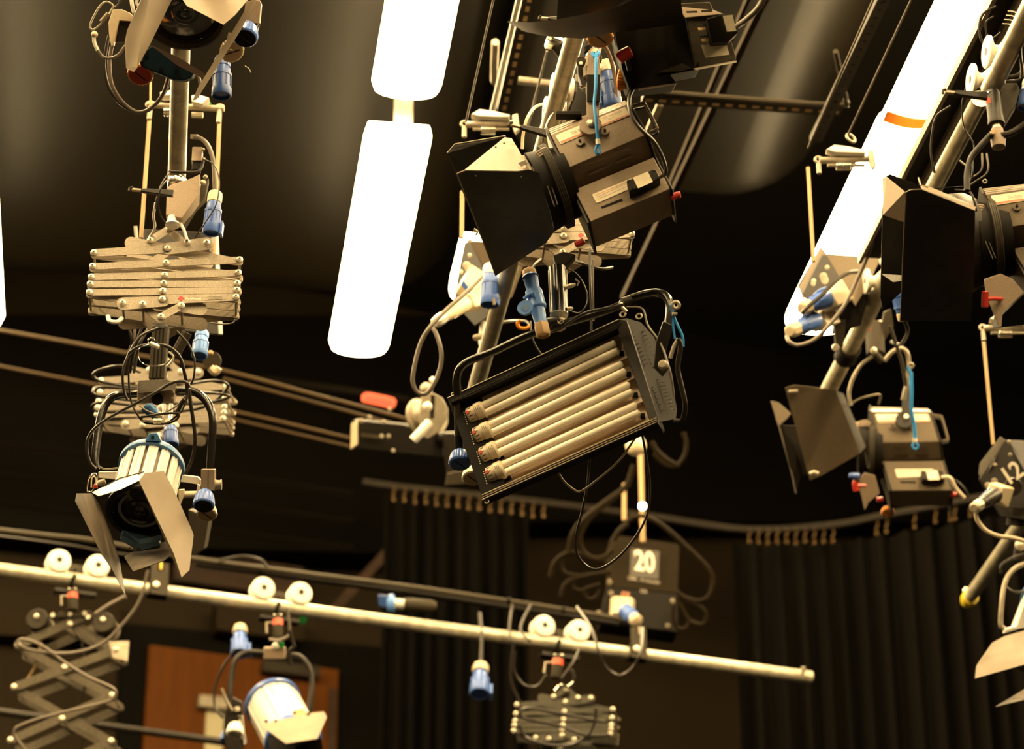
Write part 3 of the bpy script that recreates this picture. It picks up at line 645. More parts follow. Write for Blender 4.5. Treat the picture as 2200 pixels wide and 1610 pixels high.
# spigots with an orange label hanging from the wheels of the low pipe
def spigot(cx, cy, w, h, d, label, tilt=0, lab=M_redlab, matl=None, name='hanging_spigot', post=.5, ribs=True):
    F = Frame(cx, cy, d); t = thing(name, label, 'spigot', F.o); r = pxm(w/2, d); A, B = F.p(cx+tilt/2, cy-h/2), F.p(cx-tilt/2, cy+h/2); u = (B-A).normalized(); L = (B-A).length
    obj('barrel', MB().lathe(A, u, [(0, r*.9), (L*.02, r), (L*.97, r), (L, r*.92)], 28), matl or M_armd, t)
    if lab: obj('orange_label', MB().lathe(A+u*L*.18, u, [(0, r*1.02), (L*.26, r*1.02)], 28), lab, t)
    for k in (-1, 1): obj('top_bolt', MB().ball(A+F.u*r*.6*k+F.n*r*.3, r*.3, 10), M_bolt, t)
    obj('side_knob', MB().tube([A+u*L*.3-F.u*r, A+u*L*.3-F.u*r*2.2, A+u*L*.75-F.u*r*2.2], r*.22, 8), M_steel, t)
    return t, A, B
spigot(156, 1290, 22, 44, 9.75, 'dark spigot with orange label above the open hoist')
spigot(597, 1348, 22, 48, 9.8, 'dark spigot with orange label above the small white spotlight')
spigot(1197, 1434, 24, 48, 9.85, 'dark spigot with orange label above the bottom folded hoist', 6)
loop('safety_chain', [(1228, 1440, 9.8), (1234, 1462, 9.8), (1222, 1476, 9.8), (1205, 1474, 9.8), (1194, 1486, 9.8)], .007, M_chrome, 'bright carabiner at the foot of the spigot above the bottom folded hoist', 'carabiner')
loop('hanging_cable', [(618, 1308, 9.7), (622, 1350, 9.7), (620, 1366, 9.7), (600, 1376, 9.7), (578, 1374, 9.7)], .005, M_tapeg, 'short cable curling round the spigot above the small white spotlight')
loop('safety_chain', [(622, 1355, 9.7), (628, 1378, 9.7), (632, 1390, 9.7), (622, 1400, 9.7), (624, 1430, 9.7)], .007, M_dark, 'dark safety chain hanging right of the spigot over the small white spotlight', 'chain')
# ---------------- box spotlights ----------------
class AF:
    """maps points drawn on the big centre lamp onto another lamp of the same kind (affine in the picture of its own plane)"""
    def __init__(s, F, o, o2, v1, w1, v2, w2):
        s.F = F; s.o = o; s.o2 = o2; det = v1[0]*v2[1]-v1[1]*v2[0]; s.a = (v1, w1, v2, w2, det)
    def xy(s, x, y):
        v1, w1, v2, w2, det = s.a; dx, dy = x-s.o[0], y-s.o[1]
        a = (dx*v2[1]-dy*v2[0])/det; b = (v1[0]*dy-v1[1]*dx)/det
        return s.o2[0]+a*w1[0]+b*w2[0], s.o2[1]+a*w1[1]+b*w2[1]
    def p(s, x, y, w=0): X, Y = s.xy(x, y); return s.F.p(X, Y, w)
    def q(s, x, y, w=0): X, Y = s.xy(x, y); return s.F.q(X, Y, w)
def quadprism(t, name, pts, w, th, G, m, bevel=0, useP=False):
    f = G.p if useP else G.q
    return obj(name, MB().prism([f(x, y, w) for x, y in pts], -G.F.n*th), m, t, bevel)
def boxlamp(label, G, yoke=True, cut=1e9, M=None, k=1.0):
    F = G.F; M = M or M_paint; t = thing('box_spotlight', label, 'spotlight', F.o); N = F.n
    def ring(x1, y1, x2, y2, f): return x1+(x2-x1)*f, y1+(y2-y1)*f
    # housing: section at the front end and at the rear end
    sec = [(1178, 277, 1342, 216, -.036*k), (1183, 290, 1349, 223, 0), (1218, 362, 1386, 290, 0), (1233, 404, 1402, 333, -.050*k)]
    A = [G.p(a, b, w) for a, b, c, d, w in sec]; B = [G.p(c, d, w) for a, b, c, d, w in sec]
    A2 = [A[3]-N*.16*k, A[0]-N*.14*k]; B2 = [B[3]-N*.16*k, B[0]-N*.14*k]
    obj('housing', MB().loft(A+A2, B+B2), M, t, .0015)
    sec = [(1234, 408, 1404, 338, -.030*k), (1269, 476, 1440, 406, -.030*k)]
    A = [G.p(a, b, w) for a, b, c, d, w in sec]; B = [G.p(c, d, w) for a, b, c, d, w in sec]
    A += [A[1]-N*.125*k, A[0]-N*.155*k]; B += [B[1]-N*.125*k, B[0]-N*.155*k]
    bx = obj('ballast_box', MB().loft(A, B), M, t, .0015)
    # top ridges
    for j in range(3):
        a = ring(1178, 277, 1183, 290, .15+.3*j); b = ring(1342, 216, 1349, 223, .15+.3*j)
        w = -.036*k*(1-(.15+.3*j)); obj('cooling_ridge', MB().tube([G.p(*a, w+.001), G.p(*b, w+.001)], .0012*k, 6), M_steel, t)
    # front plate
    P = [G.p(x, y, w) for x, y, w in ((1176, 273, -.02*k), (1180, 288, .004), (1217, 364, .004), (1231, 404, -.046*k), (1266, 478, -.026*k), (1281, 532, -.14*k))]
    P += [P[-1]-N*.03*k, P[0]-N*.15*k]; ax = (G.p(1183, 290)-G.p(1349, 223)).normalized()
    obj('front_plate', MB().prism(P, ax*.006*k), M_dark, t, .001)
    P = [G.p(x, y, w) for x, y, w in ((1345, 219, -.02*k), (1352, 224, .003), (1390, 290, .003), (1405, 336, -.046*k), (1443, 408, -.026*k), (1449, 466, -.14*k))]
    P += [P[-1]-N*.03*k, P[0]-N*.15*k]; obj('rear_plate', MB().prism(P, -ax*.004*k), M_dark, t, .001)
    # vents
    for x1, y1, x2, y2, w in ((1256, 358.5, 1298, 342, -.010), (1264, 377, 1304, 360, -.033), (1315, 334, 1355, 318, -.010), (1322, 352, 1362, 336, -.033)):
        a, b = G.p(x1, y1, w*k), G.p(x2, y2, w*k); d_ = G.p(x1+1.2, y1+3.6, (w-.004)*k)-a
        obj('vent_louvre', MB().prism([a, b, b+d_, a+d_], N*.006*k+ZZ*.001), M, t, .0006)
    # labels
    def lab(name, pts, w, m=M_label, th=.0010):
        return quadprism(t, name, pts, w, th, G, m)
    l1 = lab('name_plate', [(1195, 291), (1342, 231), (1345, 234), (1352, 247), (1350, 250), (1207, 310), (1204, 309), (1194, 294)], .0018)
    quadprism(l1, 'red_band', [(1204, 305), (1350, 246), (1351.5, 249), (1206, 309)], .0022, .0008, G, M_rust)
    ux = (G.q(1349, 223)-G.q(1183, 290)).normalized(); uy = N.cross(ux).normalized()
    text('lamp_lettering', 'De Sisti', G.q(1243, 282, .0024), ux, uy, .0085*k, M_greyink, l1, w=.034*k)
    text('lamp_lettering', 'OLYMPUS 03', G.q(1316, 248, .0024), ux, uy, .0060*k, M_greyink, l1, w=.048*k)
    text('lamp_lettering', '230 VAC', G.q(1314, 256, .0024), ux, uy, .0032*k, M_greyink, l1, w=.018*k)
    l2 = quadprism(t, 'rating_plate', [(1271, 404), (1377, 361), (1381, 362), (1387, 374), (1386, 377), (1282, 423), (1279, 422), (1271, 407)], -.0285*k, .0010, G, M_label)
    for j in range(3):
        a = (1278+j*3, 406+j*4.2); b = (1376+j*2.6, 364.5+j*3.4); obj('fine_print', MB().prism([G.q(a[0], a[1], -.0282*k), G.q(b[0]-6*(j % 2), b[1], -.0282*k), G.q(b[0]-6*(j % 2)+.3, b[1]+.6, -.0282*k), G.q(a[0]+.3, a[1]+.6, -.0282*k)], N*.0002), M_rust if j < 2 else M_greyink, l2)
    # switch slot
    quadprism(t, 'slot', [(1289, 431), (1334, 413), (1336, 418), (1291, 435)], -.0292*k, .0010, G, M_black)
    # power inlet box
    ib = quadprism(t, 'inlet_box', [(1346, 390), (1362, 384), (1403, 366), (1410, 368), (1418, 384), (1374, 404), (1352, 413)], .004*k, .034*k, G, M_dark, .0015)
    quadprism(ib, 'inlet_label', [(1360, 384), (1392, 371), (1403, 393), (1371, 407)], .0050*k, .0008, G, M_label)
    for x, y in ((1351, 393), (1359, 407), (1406, 370), (1413, 385)): obj('screw', MB().lathe(G.q(x, y, .0045*k), N, [(0, .0026*k), (.0006, .0026*k)], 10), M_black, ib)
    # rear handle
    hp = [G.p(1352, 228, -.02*k), G.p(1380, 222, -.02*k), G.p(1386, 224, -.02*k), G.p(1410, 270, -.02*k), G.p(1410, 277, -.02*k), G.p(1396, 284, -.02*k)]
    obj('handle', MB().tube(hp, .0034*k, 8, 3), M, t)
    obj('handle', MB().tube([p-N*.02*k for p in hp], .0034*k, 8, 3), M_dark, t)
    # small lugs
    for x, y in ((1300, 284), (1246, 307)):
        lg = obj('lug', MB().lathe(G.q(x, y, .0018), N, [(0, .0105*k), (.004*k, .0105*k)], 24), M, t)
        obj('lug_screw', MB().cyl(G.q(x, y-1, .004), G.q(x, y-1, .010*k), .0032*k, 10), M_black, lg)
    # red toggles
    tg = obj('red_knob', MB().tube([G.q(1438, 398, -.06*k), G.q(1448, 393, -.06*k), G.q(1459, 390, -.06*k)], .0085*k, 10), M_red, t, .001)
    tg = obj('red_knob', MB().tube([G.q(1248, 477, -.09*k), G.q(1236, 483, -.09*k), G.q(1229, 486, -.09*k)], .0085*k, 10), M_red, t, .001)
    # lens tube, focus ring, ribbed clamp
    c0, c1 = G.p(1236, 385, -.085*k), G.p(1158, 414, -.085*k); u = (c1-c0).normalized(); L = (c1-c0).length
    obj('lens_tube', MB().lathe(c0, u, [(.012, .090*k), (L*.42, .094*k), (L*.45, .106*k), (L*.62, .106*k), (L*.66, .098*k), (L*.90, .102*k), (L, .104*k), (L, .092*k), (L*.6, .090*k)], 48), M_black, t)
    obj('lens', MB().lathe(c0+u*L*.55, u, [(0, .088*k), (.012, .080*k), (.020, .05*k), (.024, .001)], 40), M_lens, t)
    for j in range(4): obj('tube_rib', MB().torus(c0+u*L*(.46+.05*j), u, .107*k, .0022*k, 48, 6), M_armd, t)
    rib = MB(); cc = G.q(1160, 328, -.02*k)
    for j in range(3):
        rb = obj('clamp_rib', MB().tube([G.q(1140, 336+j*6, -.06*k), G.q(1150, 330+j*6, -.01*k), G.q(1172, 322+j*6, .006*k), G.q(1188, 318+j*6, -.02*k)], .0038*k, 8, 4), M_paint, t)
    obj('clamp_block', MB().prism([G.q(1138, 330, -.012*k), G.q(1176, 312, -.012*k), G.q(1192, 332, -.012*k), G.q(1190, 352, -.012*k), G.q(1144, 364, -.012*k)], -N*.04), M_paint, t, .003)
    obj('filter_clip', MB().prism([G.q(1112, 322, -.03*k), G.q(1124, 318, -.03*k), G.q(1142, 348, -.03*k), G.q(1130, 362, -.03*k)], -N*.05*k), M_steel, t, .002)
    obj('locking_bolt', MB().lathe(G.q(1177, 325, -.004*k), N, [(0, .0055*k), (.004*k, .0055*k)], 14), M_bolt, t)
    obj('rod', MB().tube([G.q(1158, 348, .004*k), G.q(1192, 446, .004*k)], .0016*k, 8), M_armd, t)
    obj('rod', MB().tube([G.q(1168, 346, .0*k), G.q(1198, 440, .0*k)], .0014*k, 8), M_armd, t)
    return t
def doorleaf(t, pts, m, name='barn_door', th=.0015, vec=None, bevel=0):
    """pts = (px,py,depth)"""
    P = [W(*p) for p in pts]; n = (P[1]-P[0]).cross(P[2]-P[0]).normalized()
    o = obj(name, MB().prism(P, n*th if vec is None else vec), m, t, bevel); return o
F = Frame(1300, 350, 6.75, -6); ID = AF(F, (0, 0), (0, 0), (1, 0), (1, 0), (0, 1), (0, 1))
LM = boxlamp('big black box spotlight in the centre with a blue cord down its side', ID)
doorleaf(LM, [(961, 329, 6.98), (977, 310, 6.98), (1086, 292, 6.95), (1150, 470, 7.02), (1064, 590, 7.10)], M_flap)
d = doorleaf(LM, [(998, 365, 6.72), (1084, 295, 6.90), (1099, 297, 6.90), (1112, 318, 6.87), (1130, 352, 6.80), (1131, 362, 6.76), (1110, 367, 6.74)], M_paint)
for x, y in ((1065, 316), (1066, 348), (1114, 353), (1083, 308)): obj('rivet', MB().lathe(W(x, y, 6.79), -FW, [(0, .0028), (.003, .0028), (.005, .001)], 10), M_paint, d)
d = doorleaf(LM, [(982, 373, 6.66), (1000, 366, 6.66), (1112, 368, 6.64), (1135, 364, 6.66), (1158, 372, 6.66), (1181, 462, 6.74), (1191, 497, 6.78), (1173, 522, 6.82), (1064, 593, 6.94), (1032, 503, 6.82)], M_flap)
obj('door_edge', MB().tube([W(982, 373, 6.655), W(1000, 366, 6.655), W(1112, 368, 6.635), W(1135, 364, 6.655)], .0016, 6), M_paint, d)
obj('door_edge', MB().tube([W(961, 329, 6.975), W(977, 310, 6.975), W(1086, 292, 6.945)], .0018, 6), M_steel, d)
obj('door_edge', MB().tube([W(982, 374, 6.655), W(1032, 503, 6.815), W(1064, 593, 6.935)], .0009, 6), M_steel, d)
for x, y in ((1022, 378), (1120, 380), (1091, 575)): obj('rivet', MB().lathe(W(x, y, 6.64 if y < 400 else 6.90), -FW, [(0, .0016), (.002, .0016)], 8), M_steel, d)
obj('door_clip', MB().tube([W(1018, 492, 6.86), W(1026, 498, 6.86), W(1022, 506, 6.86)], .0035, 6), M_bolt, d)
obj('hinge', MB().prism([W(1084, 305, 6.83), W(1100, 298, 6.84), W(1108, 312, 6.83), W(1094, 312, 6.82)], FW*.004), M_steel, LM, .001)
obj('hinge', MB().prism([W(1112, 350, 6.76), W(1128, 343, 6.77), W(1134, 352, 6.77), W(1120, 358, 6.76)], FW*.004), M_steel, LM, .001)
# U yoke of the big lamp: arm, pivot disc, bolt
yk = thing('lamp_yoke', 'grey suspension yoke whose round pivot plate holds the big centre lamp', 'yoke', F.q(1272, 280, .05))
P = [F.q(1262, 203, .026), F.q(1290, 203, .026), F.q(1288, 262, .022), F.q(1262, 262, .022)]
obj('arm', MB().prism([F.q(1264, 120, .02), F.q(1284, 100, .02), F.q(1291, 160, .026), F.q(1290, 205, .026), F.q(1287, 268, .020), F.q(1262, 268, .020), F.q(1262, 205, .026)], -F.n*.006), M_paint, yk, .0015)
obj('arm_shroud', MB().prism([F.q(1263, 175, .031), F.q(1291, 175, .031), F.q(1291, 233, .031), F.q(1263, 233, .031)], -F.n*.003), M_black, yk, .001)
obj('pivot_disc', MB().lathe(F.q(1270, 280, .012), F.n, [(0, .0275), (.010, .0275), (.012, .026)], 40), M_paint, yk)
obj('pivot_bolt', MB().lathe(F.q(1270, 278, .024), F.n, [(0, .0088), (.009, .0088), (.011, .006)], 6), M_bolt, yk)
obj('yoke_bow', MB().tube([F.q(1284, 130, .015), F.q(1290, 100, .0), F.q(1300, 92, -.02), F.q(1312, 110, -.06), F.q(1318, 150, -.10), F.q(1318, 200, -.12)], .0055, 8, 4), M_paint, yk)
# blue cord with loop
cordt = thing('blue_lanyard', 'blue safety cord hanging down the side of the big centre lamp', 'cord', F.q(1280, 140, .05))
obj('cord', MB().tube([F.q(1281, 118, .038), F.q(1283, 140, .040), F.q(1283, 200, .042), F.q(1280, 245, .044), F.q(1284, 280, .044), F.q(1286, 315, .030)], .0042, 10, 5), M_cord, cordt)
obj('ferrule', MB().tube([F.q(1286, 314, .030), F.q(1287, 324, .028)], .0058, 10), M_white, cordt)
obj('loop', MB().tube([F.q(1286, 324, .028), F.q(1281, 334, .026), F.q(1285, 342, .024), F.q(1291, 336, .024), F.q(1289, 325, .027)], .0034, 8, 5), M_cord, cordt)
obj('top_loop', MB().tube([F.q(1275, 132, .038), F.q(1281, 142, .040), F.q(1288, 132, .038), F.q(1282, 126, .036)], .005, 8, 4), M_cord, cordt)
obj('clasp', MB().lathe(F.q(1281, 129, .03), F.n, [(0, .008), (.008, .009), (.014, .006)], 20), M_steel, cordt)
cable([(1362, 188, 6.7), (1352, 210, 6.66), (1354, 240, 6.62), (1372, 272, 6.60), (1405, 305, 6.60), (1424, 340, 6.62), (1430, 370, 6.66), (1418, 381, 6.69)], .0045, M_rubber, 'black power cable curving over the rear of the big centre lamp')
# ---- clamp cluster above it ----
Fc = Frame(1275, 150, 6.9); ck = thing('spigot_clamp', 'black spigot clamp with round lever knobs above the blue cord', 'clamp', Fc.o)
obj('barrel', MB().cyl(Fc.p(1275, 70), Fc.p(1271, 104), .0150), M_paint, ck)
obj('collar', MB().lathe(Fc.p(1270, 104), -ZZ, [(0, .0175), (.014, .0175), (.016, .012)], 28), M_black, ck)
obj('spigot', MB().cyl(Fc.p(1268, 108), Fc.p(1267, 126), .0105), M_chrome, ck)
obj('body', MB().lathe(Fc.p(1267, 124), -ZZ, [(0, .012), (.004, .014), (.030, .014), (.034, .018), (.060, .017), (.066, .008)], 28), M_paint, ck)
for x, y in ((1248, 136), (1283, 131)):
    kk = obj('lever_knob', MB().lathe(Fc.p(x, y, .02), Fc.n, [(0, .011), (.012, .0125), (.014, .010), (.012, .005), (.015, .004)], 24), M_armd, ck)
    obj('knob_screw', MB().lathe(Fc.p(x, y, .034), Fc.n, [(0, .0055), (.002, .0045)], 14), M_bolt, kk)
obj('jaw', MB().prism([Fc.p(1240, 130, .0), Fc.p(1256, 128, .0), Fc.p(1262, 168, .0), Fc.p(1258, 190, .0), Fc.p(1250, 182, .0), Fc.p(1242, 160, .0)], -Fc.n*.03), M_dark, ck, .002)
obj('toggle', MB().tube([Fc.p(1246, 188, .01), Fc.p(1262, 186, .01)], .003, 8), M_chrome, ck)
obj('toggle', MB().box(Fc.p(1238, 168, .01), Fc.u*.003, Fc.n*.003, Fc.v*.010), M_steel, ck)
# wheels on the centre pipe
def ptrolley(x1, y1, x2, y2, h, label, rpx=18, mt=None):
    c1, c2 = Hp(x1, y1, h), Hp(x2, y2, h); t = thing('pipe_trolley', label, 'trolley', (c1+c2)/2)
    for c in (c1, c2):
        a = -CC
        wh = obj('wheel', MB().lathe(c, a, [(-.045, .012), (-.045, .030), (-.036, .036), (-.026, .026), (-.018, .018), (-.010, .018), (-.002, .026), (.004, .040), (.010, .040), (.012, .036), (.012, .011), (.010, .010)], 32), mt or M_nylon, t)
        obj('axle_bolt', MB().cyl(c+a*.006, c+a*.0125, .008, 12), M_dark, wh)
    obj('side_bar', MB().box((c1+c2)/2+CC*.05, CC*.003, (c2-c1)*.6, ZZ*.014), M_armd, t, .002)
    return t
ptrolley(1194, 190, 1178, 240, 4.03, 'pair of white wheels rolling on the centre pipe above the big lamp')
ptrolley(2128, 112, 2094, 172, 3.78, 'pair of white wheels on the right pipe in front of the upper lit lamp')
ptrolley(1866, 605, 1843, 655, 4.32, 'pair of white wheels on the right pipe behind the large black barn door')
# black lever arms
def lever(x0, y0, x1, y1, d, label, wpx=16):
    Fl = Frame((x0+x1)/2, (y0+y1)/2, d); t = thing('lever_arm', label, 'lever', Fl.o); a, b = Fl.p(x0, y0), Fl.p(x1, y1); u = (b-a).normalized(); s = u.cross(Fl.n).normalized(); w = pxm(wpx, d)
    L = (b-a).length
    m = MB().prism([a+u*L*.25-s*w*.22, a+u*L*.34-s*w*.34, b-s*w*.6, b+s*w*.6, a+u*L*.34+s*w*.34, a+u*L*.25+s*w*.22], -Fl.n*.012); obj('arm', m, M_dark, t, .002)
    obj('neck', MB().prism([a+u*L*.05-s*w*.22, a+u*L*.27-s*w*.16, a+u*L*.27+s*w*.16, a+u*L*.05+s*w*.22], -Fl.n*.010), M_steel, t, .001)
    obj('hook_tip', MB().tube([a+s*w*.5, a-s*w*.1, a+u*L*.07-s*w*.25], w*.2, 8), M_armd, t)
lever(1095, 265, 1182, 286, 6.95, 'black lever arm pointing left beside the big centre lamp', 15)
lever(1158, 37, 1232, 40, 6.9, 'black lever arm pointing left over the top barn door', 12)
lever(278, 405, 372, 414, 7.3, 'black lever arm pointing left below the left pipe', 13)
lever(2026, 195, 2122, 204, 6.5, 'black lever arm pointing left across the upper right lit lamp', 16)
# reel/clip with cable behind at top
Fr = Frame(1200, 95, 7.4); rr = thing('pipe_coupler', 'shiny round pipe coupler at the left of the centre pipe under the top barn door', 'coupler', Fr.o)
obj('cup', MB().lathe(Fr.p(1176, 84), (1, .35, -.25), [(0, .020), (.004, .026), (.035, .022), (.05, .014)], 28), M_chrome, rr)
obj('cup_bolt', MB().lathe(Fr.p(1181, 84, .02), Fr.n, [(0, .007), (.004, .005)], 12), M_steel, rr)
obj('sleeve', MB().lathe(Fr.p(1200, 96), (.6, .5, -.6), [(0, .022), (.05, .022)], 24), M_dark, rr)
m = MB().box(Fc.p(1222, 248, -.0), Fc.u*.032, Fc.n*.012, Fc.v*.006); tag(obj('pipe_strap', m, M_black, bevel=.002), 'black strap bar crossing the centre pipe above the big lamp', 'strap')
cable([(1170, 222, 7.6), (1148, 232, 7.55), (1132, 256, 7.5), (1124, 290, 7.5), (1122, 320, 7.5)], .0042, M_beige, 'pale cable arching left of the centre pipe')
cable([(1190, 238, 7.2), (1176, 262, 7.1), (1168, 290, 7.0), (1166, 306, 7.0)], .002, M_rubber, 'thin wire in front of the wheels above the big lamp')
plug(Fc.p(1302, 132, -.10), Fc.p(1316, 232, -.10), .026, 'dark blue connector standing behind the name plate of the big centre lamp', body=M_dblue, capm=M_steel, lid=-Fc.u+ZZ*.2)
cable([(1292, 178, 7.0), (1304, 182, 6.98), (1318, 176, 6.98), (1330, 172, 6.98)], .004, M_dark, 'short dark chain beside the orange knob above the big lamp', name='safety_chain')

# ---- top lamp seen from below ----
tp = thing('box_spotlight', 'black box spotlight at the top centre seen from below, its barn door spread wide', 'spotlight', W(1400, 60, 6.7))
def sheetdoor(t, top, bot, d0, d1, m, name='barn_door', th=.002, bulge=0):
    n = len(top); P = [[W(x, y, d0) for x, y in top], [W((a[0]+b[0])/2, (a[1]+b[1])/2, (d0+d1)/2+bulge) for a, b in zip(top, bot)], [W(x, y, d1) for x, y in bot]]
    return obj(name, MB().sheet(P, FW*th), m, t, smooth=60)
sheetdoor(tp, [(1089, 46), (1140, 48), (1195, 42), (1260, 30), (1330, 14), (1372, -8), (1460, -20)], [(1092, 48), (1128, 68), (1180, 79), (1250, 83), (1320, 70), (1400, 60), (1470, 50)], 6.45, 6.62, M_flap)
sheetdoor(tp, [(1200, -30), (1260, -30), (1330, -30), (1380, -30)], [(1196, 42), (1260, 30), (1330, 14), (1376, -6)], 6.50, 6.64, M_black)
Ft = Frame(1400, 80, 6.7, 0, -70)
body = [(1325, 95), (1320, 70), (1440, 15), (1460, 40), (1480, 30), (1504, 140), (1505, 148), (1440, 160), (1455, 180), (1372, 190), (1352, 192), (1338, 155)]
obj('housing', MB().prism([W(x, y, 6.66) for x, y in body], FW*.20), M_black, tp, .003)
obj('ballast_face', MB().prism([W(1446, 8, 6.60), W(1525, 4, 6.66), W(1532, 20, 6.66), W(1556, 30, 6.66), W(1582, 128, 6.70), W(1492, 146, 6.66), W(1474, 38, 6.62)], FW*.06), M_armd, tp, .002)
obj('ballast_step', MB().prism([W(1454, 14, 6.595), W(1534, 22, 6.655), W(1552, 30, 6.655), W(1472, 38, 6.61)], FW*.004), M_paint, tp, .001)
for y in (53, 77): obj('vent_louvre', MB().prism([W(1496+(y-53)*.3, y, 6.60), W(1522+(y-53)*.3, y-2, 6.62), W(1523+(y-53)*.3, y+1, 6.62), W(1497+(y-53)*.3, y+3, 6.60)], FW*.003), M_black, tp)
for y in (60, 84): obj('vent_louvre', MB().prism([W(1497+(y-53)*.3, y, 6.60), W(1520+(y-53)*.3, y-2, 6.62), W(1521+(y-53)*.3, y+3, 6.62), W(1499+(y-53)*.3, y+5, 6.60)], FW*.003), M_strap, tp)
for y in (24, 22): obj('slot', MB().prism([W(1474+(24-y)*16, y, 6.59), W(1497+(24-y)*16, y-1, 6.60), W(1499+(24-y)*16, y+3, 6.60), W(1476+(24-y)*16, y+4, 6.59)], FW*.003), M_black, tp)
ib = obj('inlet_box', MB().prism([W(1519, 40, 6.54), W(1550, 32, 6.54), W(1578, 32, 6.56), W(1586, 70, 6.58), W(1565, 90, 6.58), W(1530, 92, 6.56)], FW*.08), M_black, tp, .002)
obj('inlet_label', MB().prism([W(1553, 34, 6.535), W(1574, 32, 6.535), W(1582, 66, 6.545), W(1562, 68, 6.545)], FW*.002), M_label, ib)
obj('rating_plate', MB().prism([W(1506, 97, 6.62), W(1560, 93, 6.65), W(1567, 117, 6.66), W(1516, 124, 6.63)], FW*.002), M_label, tp)
obj('bottom_lip', MB().prism([W(1490, 147, 6.65), W(1582, 130, 6.69), W(1583, 133, 6.69), W(1495, 150, 6.65)], FW*.01), M_steel, tp)
obj('bottom_lip', MB().prism([W(1372, 190, 6.655), W(1455, 178, 6.655), W(1452, 181, 6.655), W(1372, 194, 6.655)], FW*.01), M_paint, tp)
obj('vent_louvre', MB().prism([W(1412, 156, 6.655), W(1466, 136, 6.655), W(1484, 146, 6.655), W(1464, 153, 6.655)], FW*.004), M_armd, tp)
obj('red_knob', MB().tube([W(1328, 128, 6.56), W(1340, 118, 6.56), W(1356, 110, 6.56)], pxm(13, 6.56), 14, 3), M_red, tp, .003)
obj('knob_stem', MB().tube([W(1345, 120, 6.6), W(1352, 150, 6.64)], .006, 8), M_dark, tp)
ang_knob(W(1350, 172, 6.75), (-.8, .1, .15), pxm(24, 6.7), .024, M_orange, 'orange_knob', tp)
ang_knob(W(1288, 66, 6.75), (.05, -.25, -1), pxm(28, 6.7), .030, M_orange, 'orange_knob', tp, face=M_strap)
plug(W(1236, 2, 6.95), W(1262, 32, 6.9), .014, 'small blue connector end glimpsed above the top barn door', body=M_lblue, capm=M_white)
cable([(1648, -20, 6.4), (1632, 14, 6.42), (1606, 40, 6.46), (1584, 56, 6.5)], .0068, M_tapeg, 'thick grey cable curving down into the top black lamp')
obj('top_bracket', MB().prism([W(1432, -10, 6.6), W(1446, -10, 6.6), W(1448, 30, 6.6), W(1438, 28, 6.6)], FW*.03), M_dark, tp)

# ---- right lamp (cut by the frame) ----
F2 = Frame(2160, 470, 6.8, -4)
G2 = AF(F2, (1183, 290), (2117, 418), (166, -67), (172, -24), (36, 72), (41, 72))
LR = boxlamp('big black box spotlight cut by the right edge, with a red T handle', G2, M=M_paint_dim)
doorleaf(LR, [(1912, 374, 6.80), (1898, 382, 6.80), (1895, 480, 6.82), (1891, 640, 6.92), (1897, 664, 6.93), (1945, 620, 6.9), (1948, 412, 6.86), (2070, 400, 6.9), (1990, 405, 6.86)], M_flap)
doorleaf(LR, [(1897, 462, 6.72), (1944, 478, 6.72), (1944, 412, 6.70), (1905, 380, 6.78), (1896, 382, 6.80)], M_paint)
d = doorleaf(LR, [(1947, 411, 6.52), (1955, 408, 6.52), (1980, 407, 6.52), (2095, 454, 6.60), (2092, 600, 6.70), (2086, 690, 6.80), (1934, 690, 6.74), (1940, 540, 6.62)], M_flap)
obj('door_edge', MB().tube([W(1934, 690, 6.735), W(1940, 540, 6.615), W(1946, 413, 6.515), W(1956, 408, 6.515), W(1980, 407, 6.515), W(2095, 453, 6.59)], .0011, 6), M_steel, d)
d = doorleaf(LR, [(1978, 400, 6.56), (1990, 398, 6.60), (2098, 444, 6.64), (2094, 452, 6.62), (1984, 408, 6.54)], M_paint)
doorleaf(LR, [(1892, 588, 6.9), (1940, 592, 6.68), (1938, 604, 6.68), (1918, 606, 6.72)], M_armd)
obj('door_clip', MB().tube([W(1973, 382, 6.6), W(1978, 398, 6.58), W(1994, 402, 6.58)], .0018, 6), M_steel, LR)
obj('lens_hood', MB().tube([W(2052, 408, 6.68), W(2082, 412, 6.66), (W(2092, 430, 6.64)), W(2098, 455, 6.64)], .0028, 8, 4), M_armd, LR)
obj('lens_hood', MB().lathe(W(2090, 520, 6.90), (-.9, -.15, -.2), [(0, .115), (.02, .125), (.05, .125), (.06, .11)], 40), M_dark, LR)
obj('front_flap', MB().prism([W(2115, 600, 6.70), W(2150, 588, 6.72), W(2176, 600, 6.72), W(2200, 628, 6.72), (W(2154, 672, 6.70)), W(2152, 701, 6.70), W(2146, 702, 6.70), W(2127, 655, 6.69), W(2118, 630, 6.69)], FW*.006), M_paint, LR, .001)
obj('under_box', MB().prism([W(2154, 676, 6.72), W(2200, 632, 6.72), W(2260, 640, 6.75), W(2260, 690, 6.78), W(2150, 704, 6.72)], FW*.12), M_black, LR, .002)
rk = obj('red_knob', MB().tube([W(2117, 626, 6.62), W(2116, 643, 6.62), W(2116, 661, 6.62)], pxm(7.5, 6.6), 14, 3), M_red, LR, .002)
obj('knob_stem', MB().tube([W(2118, 643, 6.62), W(2134, 642, 6.66), W(2152, 643, 6.70)], pxm(4.5, 6.6), 10), M_red, rk)
obj('eyelet', MB().torus(W(2116, 390, 6.75), FW, .0045, .0016, 16, 6), M_steel, LR)
plug(W(2088, 610, 6.98), W(2118, 608, 6.98), .010, 'tiny blue connector between the dark barn door and the right lamp', body=M_blue, capm=M_blue)
plug(W(1944, 690, 8.0), W(1930, 625, 8.0), .024, 'blue connector peeking out left of the large dark barn door', capm=M_cream)
